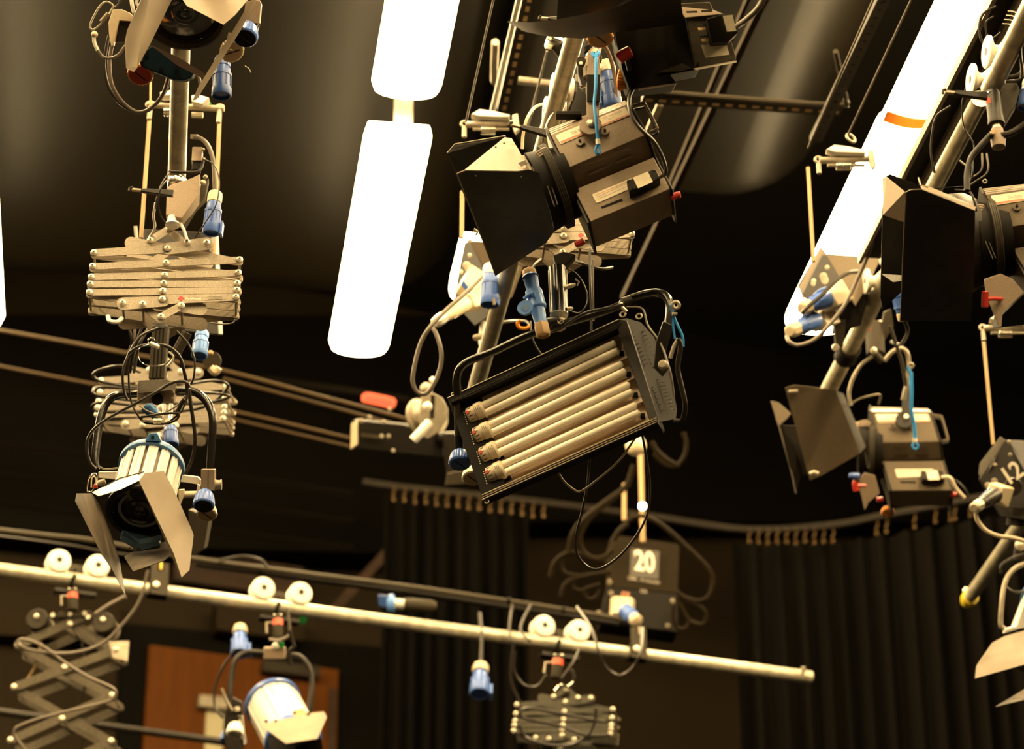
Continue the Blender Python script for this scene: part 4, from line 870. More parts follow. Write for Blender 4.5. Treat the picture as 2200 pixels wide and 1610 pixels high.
# yoke and clamp of the right lamp
Fk = Frame(2150, 240, 6.6); kt = thing('hanging_spigot', 'black spigot with a red label at the top right, carrying a curved yoke', 'spigot', Fk.o)
A, B = Fk.p(2132, 198), Fk.p(2140, 262); u = (B-A).normalized(); L = (B-A).length
obj('barrel', MB().lathe(A, u, [(0, .0165), (L*.08, .0185), (L*.93, .0185), (L, .0200), (L*1.08, .0200)], 28), M_dark, kt)
obj('red_label', MB().prism([Fk.p(2118, 211, .019), Fk.p(2127, 209, .019), Fk.p(2128, 221, .019), Fk.p(2119, 223, .019)], Fk.n*.001), M_redlab, kt)
obj('spigot_pin', MB().cyl(Fk.p(2141, 262), Fk.p(2142, 280), .0105), M_bolt, kt)
obj('swivel', MB().lathe(Fk.p(2142, 278), -ZZ, [(0, .014), (.03, .018), (.05, .016), (.055, .008)], 24), M_paint, kt)
obj('swivel_bolt', MB().lathe(Fk.p(2133, 286, .02), Fk.n, [(0, .0062), (.005, .0055)], 16), M_strap, kt)
obj('top_chain', MB().tube([Fk.p(2120, 202, .01), Fk.p(2130, 196, .015), Fk.p(2142, 198, .01), (Fk.p(2148, 204, .0))], .003, 8, 3), M_chrome, kt)
obj('yoke_arm', MB().tube([Fk.p(2134, 284, .01), Fk.p(2108, 312, .01), Fk.p(2086, 340, .01), Fk.p(2078, 372, .01), Fk.p(2078, 410, .01)], .0072, 10, 5), M_dark, kt)
obj('yoke_arm', MB().tube([Fk.p(2150, 292, .01), Fk.p(2175, 285, .01), Fk.p(2210, 262, .01)], .0085, 10, 5), M_dark, kt)
pc = thing('pipe_clamp', 'dark angular pipe clamp with curved plate beside the top right spigot', 'clamp', Fk.p(2170, 210))
obj('clamp_plate', MB().prism([Fk.p(2148, 172, -.03), Fk.p(2176, 165, -.03), Fk.p(2192, 190, -.03), Fk.p(2184, 222, -.03), Fk.p(2160, 262, -.03), Fk.p(2150, 262, -.03)], -Fk.n*.035), M_armd, pc, .003)
obj('clamp_band', MB().tube([Fk.p(2132, 166, -.02), Fk.p(2160, 168, .0), Fk.p(2190, 160, .0), Fk.p(2205, 140, -.01)], .006, 8, 4), M_dark, pc)
plug(Fk.p(2212, 170, -.04), Fk.p(2200, 232, -.04), .018, 'dark blue connector cut by the right edge beside the top spigot', body=M_dblue, capm=M_steel)
for i, (a, b) in enumerate((((2090, 340), (2074, 410)), ((2110, 330), (2088, 388)), ((2120, 330), (2096, 396)))):
    cable([(a[0], a[1], 6.6), ((a[0]+b[0])/2+6+i*4, (a[1]+b[1])/2+6, 6.58), (b[0], b[1]-6, 6.6), (b[0]-4-i*3, b[1], 6.6)], .0022, M_tapeg if i else M_rubber, ['thin wire nearest the yoke above the right lamp', 'thin wire in the middle of three above the right lamp', 'outer thin wire curling above the right lamp'][i])
cable([(2062, 345, 6.7), (2070, 352, 6.7), (2078, 356, 6.7), (2090, 352, 6.7)], .0022, M_white, 'pale cable end curling at the left of the right lamp yoke')
cable([(2160, 175, 6.5), (2190, 172, 6.5), (2196, 150, 6.5), (2192, 110, 6.5), (2200, 60, 6.5)], .004, M_rubber, 'black cable running up the right edge at the top')
for j in range(4):
    cable([(2166-j*4, 24+j*9, 6.7), (2180-j*3, 26+j*9, 6.68), (2190-j*3, 36+j*9, 6.66)], .0014, M_steel, ['topmost pale wire tail by the top right pipe', 'second pale wire tail by the top right pipe', 'third pale wire tail by the top right pipe', 'lowest pale wire tail by the top right pipe'][j], name='wire_tail')
# the slim pipe below the lever on the right reads as cut end
obj('pipe_mouth', MB().lathe(Hp(2104, 213, 4.3), (Hp(2104, 213, 4.3)-Hp(1745, 905, 4.3)).normalized(), [(0, .0272), (.002, .0272)], 24), M_armd, pr)

# ---- small far lamp ----
F3 = Frame(1940, 960, 9.4, -4)
G3 = AF(F3, (1183, 290), (1874, 886), (166, -67), (124, 0), (36, 72), (18, 66))
LS = boxlamp('smaller black box spotlight hanging at the right against the dark curtain', G3, k=1.0, M=M_paint_dim)
d = doorleaf(LS, [(1687, 834, 9.05), (1706, 828, 9.05), (1795, 838, 9.10), (1848, 974, 9.20), (1765, 1022, 9.15), (1740, 1032, 9.12)], M_paint_dim)
obj('door_clip', MB().tube([W(1694, 842, 9.04), W(1714, 841, 9.04)], .006, 8), M_steel, d)
obj('door_clip', MB().tube([W(1740, 1018, 9.1), W(1748, 1014, 9.1), W(1758, 1018, 9.1)], .006, 8), M_bolt, d)
doorleaf(LS, [(1657, 862, 9.30), (1672, 866, 9.28), (1699, 889, 9.26), (1690, 900, 9.26), (1675, 914, 9.25), (1668, 905, 9.28)], M_paint_dim)
doorleaf(LS, [(1675, 914, 9.26), (1710, 916, 9.24), (1760, 1020, 9.26), (1720, 1020, 9.34), (1710, 1060, 9.36)], M_flap)
obj('door_edge', MB().tube([W(1657, 862, 9.30), W(1675, 920, 9.30), W(1703, 1025, 9.33), W(1710, 1060, 9.35)], .0022, 6), M_steel, LS)
obj('lens_hood', MB().prism([W(1795, 840, 9.12), W(1812, 846, 9.18), W(1860, 960, 9.25), W(1848, 974, 9.21)], FW*.03), M_flap, LS)
obj('white_top', MB().prism([F3.q(1868, 868, -.04), F3.q(1976, 868, -.04), F3.q(1998, 884, .004), F3.q(1874, 884, .004)], -ZZ*.003), M_white, LS)
obj('wire_guard', MB().tube([W(1828, 868, 9.2), W(1850, 856, 9.2), W(1884, 848, 9.2), W(1892, 852, 9.2), W(1888, 868, 9.25)], .003, 8, 3), M_steel, LS)
obj('front_flap', MB().prism([W(1846, 1030, 9.2), W(1858, 1016, 9.2), (W(1880, 1022, 9.2)), W(1890, 1060, 9.2), W(1866, 1080, 9.2), W(1858, 1096, 9.2), W(1848, 1050, 9.2)], FW*.006), M_paint, LS, .001)
rk = obj('red_knob', MB().tube([W(1839, 1034, 9.1), W(1837, 1042, 9.1), W(1840, 1055, 9.1)], pxm(6.5, 9.1), 12, 3), M_red, LS)
obj('knob_stem', MB().tube([W(1840, 1044, 9.1), W(1858, 1044, 9.15)], pxm(4, 9.1), 10), M_red, rk)
plug(W(1824, 1022, 9.2), W(1846, 1024, 9.2), .010, 'tiny blue connector under the door of the smaller right lamp', body=M_blue, capm=M_blue)
ang_knob(W(1906, 1092, 9.5), (0, -.25, -1), pxm(14, 9.5), .022, M_orange, 'orange_knob', LS)
cable([(2024, 1026, 9.3), (2042, 1028, 9.28), (2054, 1050, 9.28), (2072, 1070, 9.28)], .0062, M_beige, 'pale cable tail leaving the rear of the smaller right lamp')
cable([(2036, 1026, 9.4), (2058, 1036, 9.4), (2076, 1056, 9.4), (2082, 1072, 9.4)], .003, M_rubber, 'dark wire beside the pale cable of the smaller right lamp')
yk = thing('lamp_yoke', 'grey bow shaped yoke carrying the smaller right lamp', 'yoke', F3.q(1950, 900, .06))
obj('arm', MB().prism([F3.q(1938, 868, .03), F3.q(1944, 834, .04), F3.q(1953, 834, .04), F3.q(1952, 870, .03), F3.q(1955, 900, .03), F3.q(1934, 900, .03)], -F3.n*.006), M_dark, yk, .001)
obj('pivot_disc', MB().lathe(F3.q(1942, 910, .015), F3.n, [(0, .030), (.012, .030)], 30), M_dark, yk)
obj('pivot_bolt', MB().lathe(F3.q(1946, 905, .03), F3.n, [(0, .009), (.008, .008)], 10), M_bolt, yk)
obj('bow', MB().tube([W(1828, 872, 9.0), W(1824, 845, 9.0), W(1832, 815, 9.0), W(1850, 785, 9.0), W(1872, 768, 9.0), W(1886, 758, 9.0)], .0062, 10, 5), M_steel, yk)
obj('bow', MB().tube([W(1900, 776, 9.0), W(1918, 756, 9.0), W(1936, 749, 9.0), W(1950, 762, 9.0), W(1952, 800, 9.0), W(1947, 830, 9.0), W(1940, 860, 9.0)], .0075, 10, 5), M_steel, yk)
obj('clasp', MB().torus(W(1957, 786, 8.95), FW, .007, .004, 16, 6), M_steel, yk)
cd2 = thing('blue_lanyard', 'blue safety cord hanging down the side of the smaller right lamp', 'cord', W(1955, 800, 8.95))
obj('cord', MB().tube([W(1957, 800, 8.95), W(1958, 840, 8.95), W(1958, 880, 8.95), W(1964, 915, 8.95), W(1966, 942, 8.95)], .0058, 10, 4), M_cord, cd2)
obj('ferrule', MB().tube([W(1965, 942, 8.95), W(1966, 950, 8.95)], .0075, 10), M_white, cd2)
obj('loop', MB().torus(W(1966, 959, 8.95), FW, .009, .0038, 16, 8), M_cord, cd2)
obj('top_loop', MB().tube([W(1950, 788, 8.95), W(1953, 798, 8.95), W(1958, 802, 8.95)], .0055, 8), M_cord, cd2)
kt, _, _ = spigot(1880, 730, 40, 66, 9.1, 'dark tapering spigot with red label above the smaller right lamp', -4, None, M_armd)
obj('red_label', MB().lathe(W(1863, 700, 8.95), (0, 0, -1), [(0, .010), (.016, .010)], 14), M_redlab, kt)
obj('side_plate', MB().prism([W(1900, 670, 9.1), W(1914, 664, 9.1), W(1920, 700, 9.1), W(1896, 742, 9.1), W(1888, 740, 9.1)], FW*.03), M_armd, kt, .003)
obj('swivel', MB().tube([W(1872, 752, 9.0), W(1884, 765, 9.0), W(1896, 778, 9.0)], .012, 10), M_armd, kt)
obj('bolt', MB().ball(W(1877, 754, 8.96), .012), M_bolt, kt)
# pipe hanger under the socket box
t = thing('pipe_bracket', 'dark bracket gripping the right pipe under its socket box', 'bracket', W(1805, 735, 8.8))
obj('band', MB().lathe(Hp(1822, 757, 4.3)-DD*.03, DD, [(0, .031), (0, .037), (.07, .037), (.07, .031)], 24, False), M_black, t)
obj('plate', MB().prism([W(1792, 685, 8.7), W(1818, 688, 8.7), W(1812, 745, 8.7), W(1796, 758, 8.7)], FW*.02), M_armd, t, .002)
obj('bolt', MB().lathe(W(1795, 747, 8.66), -FW, [(0, .012), (.008, .010)], 12), M_bolt, t)
# ---------------- four tube light ----------------
FT = Frame(1200, 880, 6.85, -16, -2)
TL = thing('tube_light', 'black four tube light bank tilted in the centre with white lamp tubes', 'tube light', FT.p(1200, 880))
def T(x, y, w=0): return FT.p(x, y, w)
obj('back_shell', MB().prism([T(1015, 852, -.075), T(1327, 707, -.075), T(1396, 904, -.075), T(1082, 1047, -.075)], -FT.n*.045), M_dark, TL, .003)
# reflector trough with folds between the lamps
A = [(1012, 850), (1327, 705)]; B = [(1084, 1050), (1398, 906)]
rows = []
nst = 33
for i in range(nst):
    f = i/(nst-1); ph = (f*4.35-.33); w = -.040 if f < .06 else -.052+.024*max(0, math.cos(2*math.pi*(ph)))**3
    if f in (0, 1): w = -.02
    rows.append([T(A[0][0]+(B[0][0]-A[0][0])*f, A[0][1]+(B[0][1]-A[0][1])*f, w), T(A[1][0]+(B[1][0]-A[1][0])*f, A[1][1]+(B[1][1]-A[1][1])*f, w)])
obj('reflector', MB().sheet(rows, -FT.n*.001), M_refl, TL, smooth=60)
def strip(name, pts, w, th, m, parent=None, bevel=.0015): return obj(name, MB().prism([T(x, y, w) for x, y in pts], -FT.n*th), m, parent or TL, bevel)
strip('top_rail', [(961, 855), (1331, 685), (1335, 694), (1328, 706), (1012, 851), (970, 866)], .004, .030, M_black)
obj('rail_lip', MB().tube([T(961, 856, .005), T(1331, 686, .005)], .0016, 6), M_steel, TL)
obj('rail_lip', MB().tube([T(972, 863, .004), T(1331, 697, .004)], .0010, 6), M_armd, TL)
strip('left_rail', [(961, 856), (992, 850), (1030, 845), (1085, 1046), (1038, 1067), (1034, 1062)], -.020, .030, M_black)
strip('bottom_rail', [(1034, 1064), (1084, 1044), (1398, 903), (1413, 903), (1414, 910), (1036, 1078)], .004, .028, M_dark)
for k in range(3): obj('rail_lip', MB().tube([T(1036, 1064+k*5, .006), T(1411, 898+k*4.6, .006)], .0013, 6), M_steel if k != 1 else M_paint, TL)
strip('right_rail', [(1331, 686), (1346, 688), (1414, 900), (1412, 908), (1396, 906), (1327, 707)], .002, .07, M_dark)
# slotted end plate
ep = [(1331, 686, 0), (1347, 684, -.03), (1377, 693, -.08), (1405, 724, -.10), (1439, 799, -.11), (1455, 880, -.11), (1452, 900, -.09), (1413, 908, 0)]
P = [T(x, y, w) for x, y, w in ep]; sp = obj('end_plate', MB().prism(P, (P[0]-P[2]).cross(P[0]-P[-1]).normalized()*.002), M_black, TL)
for col, (x0, y0, x1, y1) in enumerate(((1357, 714, 1388, 782), (1382, 712, 1412, 780), (1402, 832, 1424, 882), (1424, 822, 1448, 880), (1370, 722, 1400, 790), (1415, 815, 1440, 875))):
    mm = MB()
    for k in range(9):
        f = k/8; x, y = x0+(x1-x0)*f, y0+(y1-y0)*f; w = -.035 if col in (0, 2) else -.07
        c = T(x, y, w)-FW*.004; obj('slot', MB().box(c, FT.u*.0040, FT.v*.0008, FW*.003), M_armd, sp)
for k in range(4):
    obj('end_rivet', MB().ball(T(1438+k*5-(k//2)*12, 888-k*8, -.09)-FW*.006, .002, 8), M_steel, sp)
for x, y in ((1338, 676), (1373, 680)): obj('latch_ring', MB().torus(T(x, y, -.02), FT.n, .007, .0024, 18, 6), M_steel, TL)
# four lamps, each a folded pair of tubes in its socket
for k in range(4):
    s = (1018+14*k, 890+42.6*k); e = (1332+15.2*k, 742+44.6*k); dx, dy = e[0]-s[0], e[1]-s[1]; ln = math.hypot(dx, dy); ux, uy = dx/ln, dy/ln; nx, ny = -uy, ux
    lm = thing('folded_lamp_tube', ['topmost', 'second from the top', 'third from the top', 'lowest'][k]+' of the four white lamp tubes in the tube light', 'lamp tube', T(*s, -.02))
    for sgn in (-1, 1):
        off = 8.6*sgn; a = (s[0]+ux*24+nx*off, s[1]+uy*24+ny*off); b = (e[0]-ux*6+nx*off, e[1]-uy*6+ny*off)
        obj('glass_tube', MB().lathe(T(*a, -.022), T(*b, -.022)-T(*a, -.022), [(0, .0094), ((T(*b, -.022)-T(*a, -.022)).length-.004, .0094), ((T(*b, -.022)-T(*a, -.022)).length, .005)], 20), M_tube, lm)
    a, b = T(s[0]-ux*14, s[1]-uy*14, -.022), T(s[0]+ux*26, s[1]+uy*26, -.022); u = (b-a).normalized(); L = (b-a).length
    bs = obj('base', MB().lathe(a, u, [(0, .016), (L*.08, .0205), (L*.5, .0215), (L*.52, .0235), (L*.9, .0235), (L, .020)], 24), M_tube if False else M_beige, lm)
    for j in range(5):
        g = math.radians(-60+j*30); v_ = (FT.n*math.cos(g)+u.cross(FT.n)*math.sin(g)); obj('base_slot', MB().box(a+u*L*.22+v_*.0205, u*L*.10, v_*.0012, u.cross(v_)*.0012), M_ink, bs)
    obj('red_clip', MB().box(a+u*L*.12+FT.n*.020, u*.004, FT.n*.003, u.cross(FT.n)*.004), M_red, bs)
    sd = u.cross(FT.n)
    for r_ in range(3):   # three short printed lines, too small to read
        obj('lamp_marking', MB().box(a+u*L*(.62+.09*r_)+FT.n*.0234, sd*(.006-.001*(r_ % 2)), FT.n*.0002, u*.0007), M_ink, bs)
    for j in range(6): obj('socket_pin', MB().ball(T(s[0]-ux*20-3+j*1.4, s[1]-uy*20-12+j*5, -.015), .0015, 6), M_bolt, TL)
    cx_, cy_ = s[0]+nx*26+14, s[1]+ny*26-4
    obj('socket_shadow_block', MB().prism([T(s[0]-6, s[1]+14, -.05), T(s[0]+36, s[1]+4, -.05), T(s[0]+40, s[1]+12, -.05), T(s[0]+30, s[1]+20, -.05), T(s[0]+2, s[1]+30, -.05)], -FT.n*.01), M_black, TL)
    obj('lamp_clip', MB().box(T(e[0]-4+nx*18, e[1]+2+ny*18, -.04), FT.u*.005, FT.v*.006, FT.n*.004), M_black, TL)
obj('corner_ring', MB().torus(T(1046, 1078, 0), FT.n, .005, .0018, 14, 6), M_steel, TL)
obj('corner_ring', MB().torus(T(973, 847, 0), FT.n, .004, .0015, 14, 6), M_steel, TL)
# yoke of the tube light
ty = thing('lamp_yoke', 'long black tubular yoke over the tube light, bent down at both ends', 'yoke', W(1200, 700, 6.8))
obj('bow', MB().tube([W(984, 850, 6.9), W(981, 820, 6.9), W(988, 793, 6.9), W(1010, 775, 6.9), W(1060, 756, 6.88), W(1144, 718, 6.86), W(1315, 664, 6.84), W(1343, 648, 6.82), W(1380, 634, 6.80), W(1412, 629, 6.78), W(1430, 637, 6.76), W(1440, 660, 6.74), W(1436, 704, 6.72)], .0105, 14, 6), M_gloss, ty)
obj('side_arm', MB().prism([W(1425, 690, 6.70), W(1448, 700, 6.70), W(1438, 730, 6.70), W(1428, 768, 6.70), W(1437, 792, 6.70), W(1424, 810, 6.70), W(1405, 790, 6.70), W(1410, 735, 6.70)], FW*.02), M_dark, ty, .002)
obj('arm_knob', MB().lathe(W(1426, 786, 6.66), (-.3, -1, -.2), [(0, .012), (.010, .012), (.014, .008)], 20), M_steel, ty)
obj('sleeve', MB().lathe(W(1338, 652, 6.81), (1, 0, .38), [(0, .0145), (.032, .0145)], 20), M_dark, ty)
obj('hose_clip', MB().tube([W(1334, 652, 6.80), W(1338, 662, 6.79), W(1346, 670, 6.79)], .005, 8), M_bolt, ty)
obj('left_arm', MB().tube([W(982, 862, 6.95), W(984, 930, 6.95), W(986, 970, 6.96)], .0085, 12), M_armd, ty)
obj('left_sleeve', MB().tube([W(985, 935, 6.95), W(987, 972, 6.96)], .0105, 14), M_dark, ty)
ang_knob(W(988, 972, 6.95), (.02, -.28, -.95), pxm(24, 6.95), .040, M_blue, 'blue_knob', ty, face=M_dblue)
ang_knob(W(1016, 1008, 7.05), (.02, -.28, -.95), pxm(24, 6.95), .034, M_cream, 'cream_knob', ty, face=M_strap)
# centre carrier: swivel, black tube, latch
Fs = Frame(1199, 640, 6.9); st = thing('telescopic_stem', 'shiny black stem holding the tube light yoke', 'stem', Fs.o)
obj('stem', MB().cyl(Fs.p(1197, 576), Fs.p(1202, 676), .0215, 28), M_gloss, st)
obj('stem_rib', MB().tube([Fs.p(1216, 580, .004), Fs.p(1218, 674, .004)], .0028, 8), M_steel, st)
obj('stem_rib', MB().tube([Fs.p(1179, 582, .004), Fs.p(1183, 672, .004)], .0020, 8), M_steel, st)
obj('foot_collar', MB().lathe(Fs.p(1201, 674), -ZZ, [(0, .020), (.004, .023), (.010, .020), (.018, .016), (.022, .017), (.040, .017), (.046, .010)], 28), M_steel, st)
obj('swivel_arm', MB().tube([Fs.p(1176, 694, .01), Fs.p(1202, 690, .01)], .0125, 14), M_dark, st)
obj('swivel_bolt', MB().lathe(Fs.p(1204, 692, .018), Fs.n, [(0, .0075), (.004, .0075), (.002, .0035)], 18), M_steel, st)
obj('latch_pin', MB().lathe(Fs.p(1212, 618, .012), (.9, 0, .28), [(0, .0052)]+[(i*.0022, .0052+.0012*(i % 2)) for i in range(1, 10)]+[(.03, .003)], 12), M_bolt, st)
obj('latch_ring', MB().tube([Fs.p(1236, 600, .01), Fs.p(1244, 606, .01), Fs.p(1240, 614, .01)], .0022, 8), M_steel, st)
obj('latch_pin', MB().lathe(Fs.p(1218, 664, .012), (.9, 0, .1), [(0, .005), (.01, .005), (.016, .003)], 12), M_bolt, st)
obj('gusset', MB().prism([Fs.p(1188, 548, -.01), Fs.p(1210, 540, -.01), Fs.p(1238, 546, -.01), Fs.p(1214, 572, -.01), Fs.p(1196, 576, -.01)], -Fs.n*.03), M_dark, st, .003)
# blue inline connectors
pa, pb = Fs.p(1136, 580, .03), Fs.p(1152, 652, .03)
ic = thing('inline_connector', 'pair of light blue connectors plugged together left of the stem, round lid hanging', 'connector', pa)
u = (Fs.p(1168, 722, .03)-pa).normalized(); Lx = (Fs.p(1168, 722, .03)-pa).length
obj('gland', MB().lathe(pa, u, [(0, .016), (.004, .0175), (.016, .0175), (.018, .015)], 8), M_strap, ic)
obj('upper_shell', MB().lathe(pa, u, [(.016, .0175), (.020, .0195), (.026, .0185), (.060, .0165), (.062, .0210), (.072, .0215), (.100, .0225), (.104, .0235), (.110, .0235)], 32), M_lblue, ic)
obj('lower_shell', MB().lathe(pa, u, [(.106, .0225), (.112, .0225), (.116, .0180), (.155, .0150), (.158, .0155)], 32), M_lblue, ic)
obj('gland', MB().lathe(pa, u, [(.155, .0165), (.160, .0195), (Lx-.004, .0195), (Lx, .017), (Lx-.006, .012)], 6), M_strap, ic)
obj('seal_ring', MB().torus(pa+u*.022, u, .0195, .002, 28, 8), M_dblue, ic)
ld = obj('round_lid', MB().lathe(Fs.p(1130, 664, .045), (-.25, -1, -.05), [(0, .0190), (.006, .0205), (.010, .0195)], 32), M_lblue, ic)
c = Fs.p(1129, 661, .0565); obj('lid_square', MB().prism([c+Fs.u*.011, c+Fs.v*.012, c-Fs.u*.011, c-Fs.v*.012], Fs.n*.001), M_ablue, ld)
obj('lid_hinge', MB().tube([Fs.p(1126, 642, .04), Fs.p(1136, 634, .05), Fs.p(1146, 630, .055)], .0045, 8), M_lblue, ic)
obj('latch', MB().tube([Fs.p(1140, 632, .06), Fs.p(1150, 640, .06), Fs.p(1147, 628, .06)], .003, 8), M_ablue, ic)
cable([(1172, 716, 6.86), (1200, 708, 6.85), (1222, 694, 6.84), (1260, 672, 6.82), (1310, 662, 6.80), (1340, 655, 6.79)], .0042, M_rubber, 'cable from the light blue connectors along the yoke of the tube light')
cable([(1143, 578, 6.9), (1152, 566, 6.92), (1162, 558, 6.95)], .0045, M_rubber, 'short cable rising from the light blue connectors')
cable([(1140, 690, 6.95), (1142, 720, 6.93), (1152, 745, 6.93), (1164, 762, 6.93)], .0020, M_tapeg, 'thin wire dropping behind the yoke left of the tube light')
cable([(1267, 535, 7.0), (1268, 600, 6.95), (1270, 660, 6.92), (1270, 712, 6.9)], .0032, M_rubber, 'left strand of the cable pair hanging in front of the middle hoist')
cable([(1274, 560, 7.0), (1274, 620, 6.97), (1275, 690, 6.95)], .0026, M_tapeg, 'right strand of the cable pair hanging in front of the middle hoist')
cable([(1215, 575, 7.0), (1240, 590, 7.0), (1258, 620, 6.98), (1262, 650, 6.97), (1245, 672, 6.95), (1222, 668, 6.93)], .0018, M_rubber, 'thin wire looping right of the black stem')
cable([(1230, 556, 7.1), (1250, 566, 7.05), (1290, 578, 7.05), (1315, 575, 7.1)], .0045, M_rubber, 'black cable bowing under the middle hoist')
# cables at the right end
cable([(1346, 660, 6.78), (1380, 664, 6.76), (1392, 700, 6.74), (1420, 740, 6.70), (1440, 800, 6.66), (1448, 850, 6.66)], .0026, M_tapeg, 'thin cable running along the slotted end plate')
cable([(1458, 728, 6.62), (1448, 745, 6.62), (1440, 770, 6.62)], .0048, M_steel, 'bent hook rod beside the blue cord of the tube light', name='hook_rod')
cable([(1456, 728, 6.62), (1462, 745, 6.62), (1456, 790, 6.62), (1464, 830, 6.62), (1472, 870, 6.62), (1466, 902, 6.64), (1450, 905, 6.66)], .0062, M_dark, 'black cable looping down the right end of the tube light')
cd3 = thing('blue_lanyard', 'short blue safety cord at the right end of the tube light yoke', 'cord', W(1448, 660, 6.66))
obj('cord', MB().tube([W(1440, 655, 6.66), W(1446, 675, 6.66), W(1446, 700, 6.66), (W(1450, 728, 6.66))], .0026, 8, 4), M_cord, cd3)
obj('cord', MB().tube([W(1446, 676, 6.655), W(1456, 700, 6.655), W(1466, 722, 6.655), W(1468, 745, 6.655)], .0032, 8, 4), M_cord, cd3)
obj('ferrule', MB().tube([W(1444, 675, 6.65), W(1455, 675, 6.65)], .0042, 8), M_steel, cd3)
obj('clasp', MB().torus(W(1452, 656, 6.65), FW, .008, .0042, 18, 8), M_steel, cd3)
cable([(1196, 1010, 6.9), (1212, 1035, 6.88), (1232, 1052, 6.87), (1248, 1056, 6.87), (1280, 1034, 6.86), (1330, 990, 6.86), (1366, 940, 6.88)], .0028, M_beige, 'pale cable bowing under the tube light')
cable([(1267, 980, 6.9), (1262, 1040, 6.9), (1250, 1100, 6.9), (1238, 1150, 6.9), (1240, 1190, 6.9), (1262, 1218, 6.9), (1290, 1222, 6.9), (1330, 1196, 6.9), (1368, 1150, 6.9), (1392, 1100, 6.9), (1396, 1040, 6.9), (1388, 980, 6.9), (1380, 935, 6.9)], .0032, M_rubber, 'long black cable loop hanging below the tube light')
cable([(1118, 688, 7.8), (1112, 694, 7.8), (1116, 704, 7.8), (1130, 706, 7.8), (1140, 700, 7.8)], .0052, M_orange, 'orange hook behind the light blue connectors', name='orange_hook')
# ---------------- round white spotlights ----------------
def finned(t, Cr, Cf, r, npan=14, gap=.26, mblue=None, mfront=None, lens=True, lugs=True, toward=None):
    u = (Cf-Cr).normalized(); L = (Cf-Cr).length; p = (UPV-u*UPV.dot(u)).normalized(); q = u.cross(p)
    obj('inner_drum', MB().lathe(Cr, u, [(0, r*.85), (L*.95, r*.85)], 40), M_armb, t)
    for k in range(npan):
        a0 = 2*math.pi*(k+gap/2)/npan; a1 = 2*math.pi*(k+1-gap/2)/npan; m = MB()
        A = []; B = []
        for j in range(5):
            g = a0+(a1-a0)*j/4; e = p*math.cos(g)+q*math.sin(g); rr = r*(.955+.02*(j % 2)); A.append(Cr+u*L*.04+e*rr); B.append(Cr+u*L*.93+e*rr*1.02)
        for j in range(4, -1, -1):
            g = a0+(a1-a0)*j/4; e = p*math.cos(g)+q*math.sin(g); A.append(Cr+u*L*.04+e*r*.90); B.append(Cr+u*L*.93+e*r*.90)
        m.loft(A, B); obj('white_fin', m, M_white, t)
    for k in range(npan):
        g = 2*math.pi*(k+.5)/npan; e = p*math.cos(g)+q*math.sin(g)
        obj('fin_edge', MB().box(Cr+u*L*.48+e*r*.985, u*L*.44, u.cross(e)*r*.008, e*r*.02), M_white, t)
    obj('rear_ring', MB().lathe(Cr, u, [(-.012, r*.95), (-.012, r*1.03), (-.006, r*1.07), (.008, r*1.07), (.010, r*.99)], 48, True), mblue or M_ablue, t)
    obj('rear_cap', MB().lathe(Cr, -u, [(.008, r*.93), (.018, r*.88), (.020, r*.1)], 32), M_dteal, t)
    fr = obj('front_ring', MB().lathe(Cf, u, [(-L*.10, r*.98), (-.004, r*1.05), (.012, r*1.08), (.016, r*1.02), (.012, r*.92), (-.004, r*.90)], 48, False), mfront or M_dark, t)
    if lens:
        obj('lens', MB().lathe(Cf-u*.010, u, [(0, r*.92), (.001, r*.9)]+[(.002+.016*(1-(i/9)**2)+(.003 if i % 2 else 0), r*.9*i/9) for i in range(9, 0, -1)]+[(.018, .001)], 40), M_lens, t)
    return u, p, q, L
t = thing('round_spotlight', 'white finned spotlight with a blue rear ring and four open doors, at the left', 'spotlight', W(310, 1060, 7.0)); WL = t
Cr, Cf = W(326, 1003, 7.12), W(301, 1096, 6.98)
u, p, q, L = finned(t, Cr, Cf, .080)
obj('ring_lug', MB().prism([W(311, 948, 7.06), W(321, 931, 7.06), W(338, 931, 7.06), W(346, 948, 7.06)], FW*.02), M_ablue, t, .002)
obj('lug_hole', MB().cyl(W(328, 940, 7.055), W(328, 940, 7.064), .0045, 14), M_dark, t)
d = doorleaf(t, [(198, 1059, 6.90), (212, 1067, 6.89), (259, 1053, 6.90), (300, 1033, 6.93), (305, 1020, 6.97), (245, 1036, 6.96)], M_white)
obj('hinge', MB().tube([W(206, 1055, 6.925), W(258, 1028, 6.93), W(310, 1014, 6.94)], .0014, 6), M_dark, t)
doorleaf(t, [(299, 1034, 6.84), (311, 1017, 6.90), (352, 1012, 6.93), (373, 1052, 6.93), (411, 1136, 6.90), (416, 1150, 6.89), (407, 1225, 6.84), (390, 1241, 6.82), (373, 1189, 6.82)], M_flapg)
doorleaf(t, [(165, 1061, 6.86), (198, 1061, 6.90), (214, 1085, 6.93), (236, 1140, 6.93), (257, 1202, 6.88), (263, 1240, 6.84), (270, 1282, 6.80), (240, 1222, 6.80), (218, 1191, 6.80), (162, 1078, 6.84)], M_flapw)
doorleaf(t, [(267, 1197, 6.90), (273, 1191, 6.92), (320, 1172, 6.94), (370, 1161, 6.92), (372, 1186, 6.90), (352, 1205, 6.86), (286, 1228, 6.84)], M_flapw)
obj('lens_bracket', MB().prism([W(262, 1150, 6.90), W(300, 1170, 6.89), W(345, 1162, 6.89), W(346, 1150, 6.9), W(300, 1160, 6.9), W(268, 1142, 6.9)], FW*.01), M_dteal, t)
obj('bottom_casting', MB().prism([W(257, 1160, 6.93), (W(300, 1186, 6.92)), W(345, 1172, 6.92), W(340, 1160, 6.95), W(262, 1140, 6.95)], FW*.03), M_dteal, t, .002)
for x in (278, 288, 300): obj('casting_screw', MB().lathe(W(x, 1179, 6.90), -FW, [(0, .0035), (.003, .003)], 10), M_armd, t)
